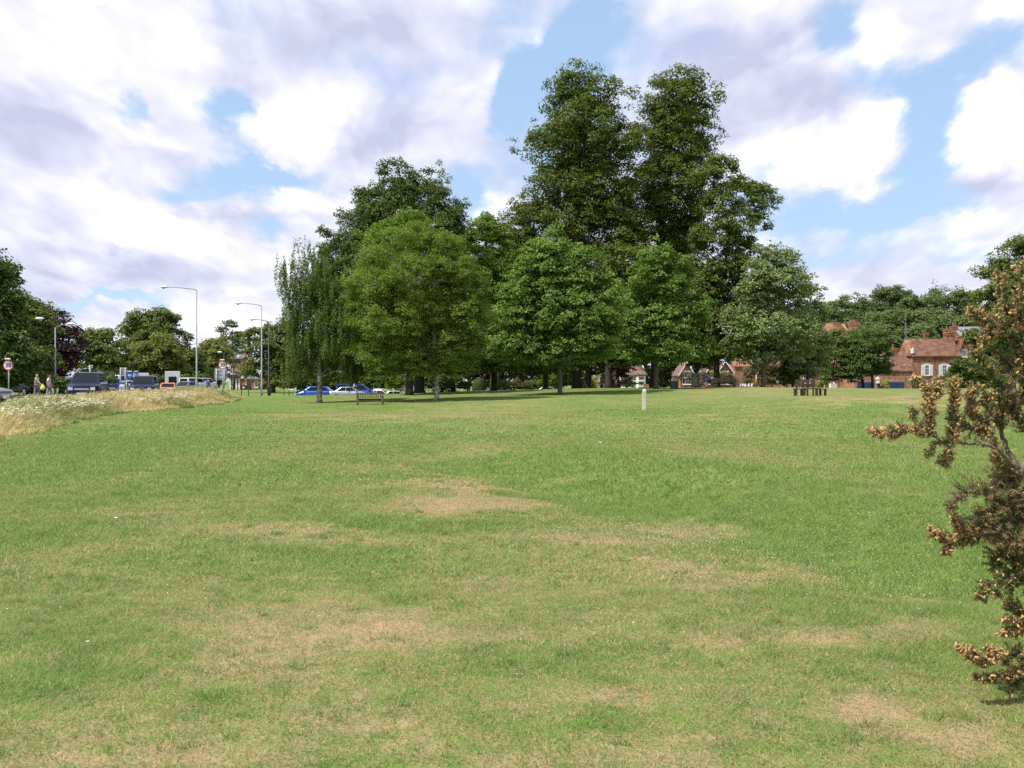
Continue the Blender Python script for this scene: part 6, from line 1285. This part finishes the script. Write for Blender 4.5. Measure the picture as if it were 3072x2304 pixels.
def person(label,px,d,H,face,top,legs,hair,armL,armR,step=.16,longhair=False,group=None,shortsleeve=True,dz=0):
    """armL/armR: (elbow, hand) offsets from the shoulder in figure space (x forward, y left, z up), metres for a 1.7 m figure"""
    b=G(px,d);b.z+=.05+dz;root=empty('person',b,label,'person',group,face);s=H/1.7
    V=[];E=[]
    def v(x,y,z,r,p=None):
        V.append((x*s,y*s,z*s,(r[0]*s,r[1]*s) if hasattr(r,'__len__') else r*s));i=len(V)-1
        if p is not None:E.append((p,i))
        return i
    pel=v(0,0,.93,(.12,.15));w=v(0,0,1.08,(.10,.125),pel);ch=v(0,0,1.27,(.11,.15),w);nk=v(.01,0,1.42,(.055,.06),ch);hd0=v(.025,0,1.50,.065,nk);hd=v(.03,0,1.59,(.095,.075),hd0);hd2=v(.025,0,1.665,.06,hd)
    nose=v(.125,0,1.56,.014,hd)
    leg=[]
    for sd,st in ((1,step),(-1,-step)):
        hp=v(0,sd*.085,.87,.085,pel);kn=v(st*.7+.03,sd*.09,.49,.058,hp);an=v(st,sd*.09,.09,.038,kn);toe=v(st+.15,sd*.095,.035,.032,an);leg.append((hp,kn,an,toe))
    arms=[]
    for sd,(el,ha) in ((1,armL),(-1,armR)):
        sh=v(0,sd*.17,1.38,.055,ch);e=v(el[0],sd*.17+el[1],1.38+el[2],.038,sh);wr=v(ha[0],sd*.17+ha[1],1.38+ha[2],.025,e)
        dv=Vector(ha)-Vector(el);dv.normalize();sidev=dv.cross(Vector((0,1,0)));sidev=sidev.normalized() if sidev.length>.1 else Vector((1,0,0))
        pm=v(ha[0]+dv.x*.06,sd*.17+ha[1]+dv.y*.06,1.38+ha[2]+dv.z*.06,(.032,.018),wr);arms.append((sh,e,wr))
        P0=Vector((ha[0],sd*.17+ha[1],1.38+ha[2]))
        for k,(o_,l_) in enumerate(((-.03,.062),(-.01,.072),(.01,.068),(.03,.052))):
            a=P0+dv*.085+sidev*o_;a_i=v(*a,.0095,pm);bb=a+dv*l_*.55;b_i=v(*bb,.0085,a_i);cc=bb+dv*l_*.4+Vector((0,-sd*.018,0));v(*cc,.0075,b_i)
        t0=P0+dv*.03+sidev*-.035;t_i=v(*t0,.011,wr);v(*(t0+dv*.035+sidev*-.02),.0085,t_i)
    skin('body',V,E,'skin',root,0,1)
    # clothes follow the body, a little larger
    def sel(idx,grow):
        return [(V[i][0],V[i][1],V[i][2],tuple(q+grow for q in V[i][3]) if hasattr(V[i][3],'__len__') else V[i][3]+grow) for i in idx]
    tt=sel([pel,w,ch],.018);ed=[(0,1),(1,2)];n0=3
    for sh,e,wr in arms:
        S=sel([sh],.016)[0];Ev=V[e];f=.7;mid=tuple(V[sh][k]+(Ev[k]-V[sh][k])*f for k in range(3))+(.047*s,)
        tt+=[S,mid];ed+=[(2,n0),(n0,n0+1)];n0+=2
    tt[0]=(tt[0][0],tt[0][1],tt[0][2]-.02,tt[0][3]);skin('top',tt,ed,top,root)
    tt=sel([pel],.020);ed=[];n0=1
    for hp,kn,an,toe in leg:
        A=sel([hp,kn],.016);Bm=V[an];tt+=A+[(Bm[0],Bm[1],Bm[2]+.05*s,.055*s)];ed+=[(0,n0),(n0,n0+1),(n0+1,n0+2)];n0+=3
    skin('trousers',tt,ed,legs,root)
    for hp,kn,an,toe in leg:
        skin('shoe',sel([an,toe],.014),[(0,1)],'shoe',root)
    hv=[(.0,0,1.60,.098),(-.02,0,1.665,.078)];hv=[(a*s,b_*s,c*s,r*s) for a,b_,c,r in hv];he=[(0,1)]
    hv[0]=(-.025*s,0,1.60*s,.088*s)
    if longhair: hv+=[(-.07*s,0,1.52*s,.06*s),(-.085*s,0,1.40*s,.045*s),(-.08*s,0,1.30*s,.02*s)];he+=[(0,2),(2,3),(3,4)]
    skin('hair',hv,he,hair,root)
    for sd in (1,-1):
        MB().lathe([(.004*s,-.006*s),(.011*s,0),(.004*s,.006*s)],8,(.112*s,sd*.032*s,1.592*s)).build('eye','sign_black',root);MB().box(-.012*s,.02*s,sd*.074*s-.006,sd*.074*s+.006,1.55*s,1.61*s).build('ear','skin',root,bevel=.004)
    MB().box(.108*s,.118*s,-.022*s,.022*s,1.524*s,1.533*s).build('mouth','tail_red',root)
    return root,b,s
r1,b1,s1=person('person in a navy and white striped shirt carrying a yellow bag',110,60,1.62,D(-5),'cloth_stripe','cloth_grey','hair_ginger',((.05,.06,-.28),(.10,.08,-.52)),((.22,-.02,-.20),(.42,-.03,-.36)),.14)
person('person with long brown hair in a white top, walking ahead of the striped shirt',147,61,1.58,D(10),'cloth_white','cloth_lilac','hair_brown',((.0,.05,-.28),(.18,.03,-.42)),((-.06,-.05,-.27),(.08,-.08,-.46)),.15,True)
person('person in a blue top far up the road by the grey sign back',625,96,1.7,D(-90),'cloth_blue','cloth_dark','hair_brown',((.0,.05,-.28),(.05,.06,-.52)),((.02,-.05,-.28),(.08,-.06,-.52)),.12)
hx=b1.x+.50*s1;hy=b1.y-.22*s1-.03;hz=b1.z+(1.38-.33)*s1
m=MB().lathe([(.02,0),(.03,-.04),(.07,-.09),(.13,-.16),(.16,-.26),(.15,-.33),(.11,-.37),(.02,-.38)],14)
bag=m.build('carrier_bag','bag_yellow',None,(hx,hy,hz),smooth=True);bag.scale=(1,.55,1);tag(bag,'bright yellow carrier bag held by the person in stripes','bag')
# birds against the cloud
mat('bird_dark',(.05,.05,.05),.8)
for i,(px,py) in enumerate(((1148,481),(1283,492))): pass
print('leaves',NLEAF,'objects',len(bpy.data.objects))
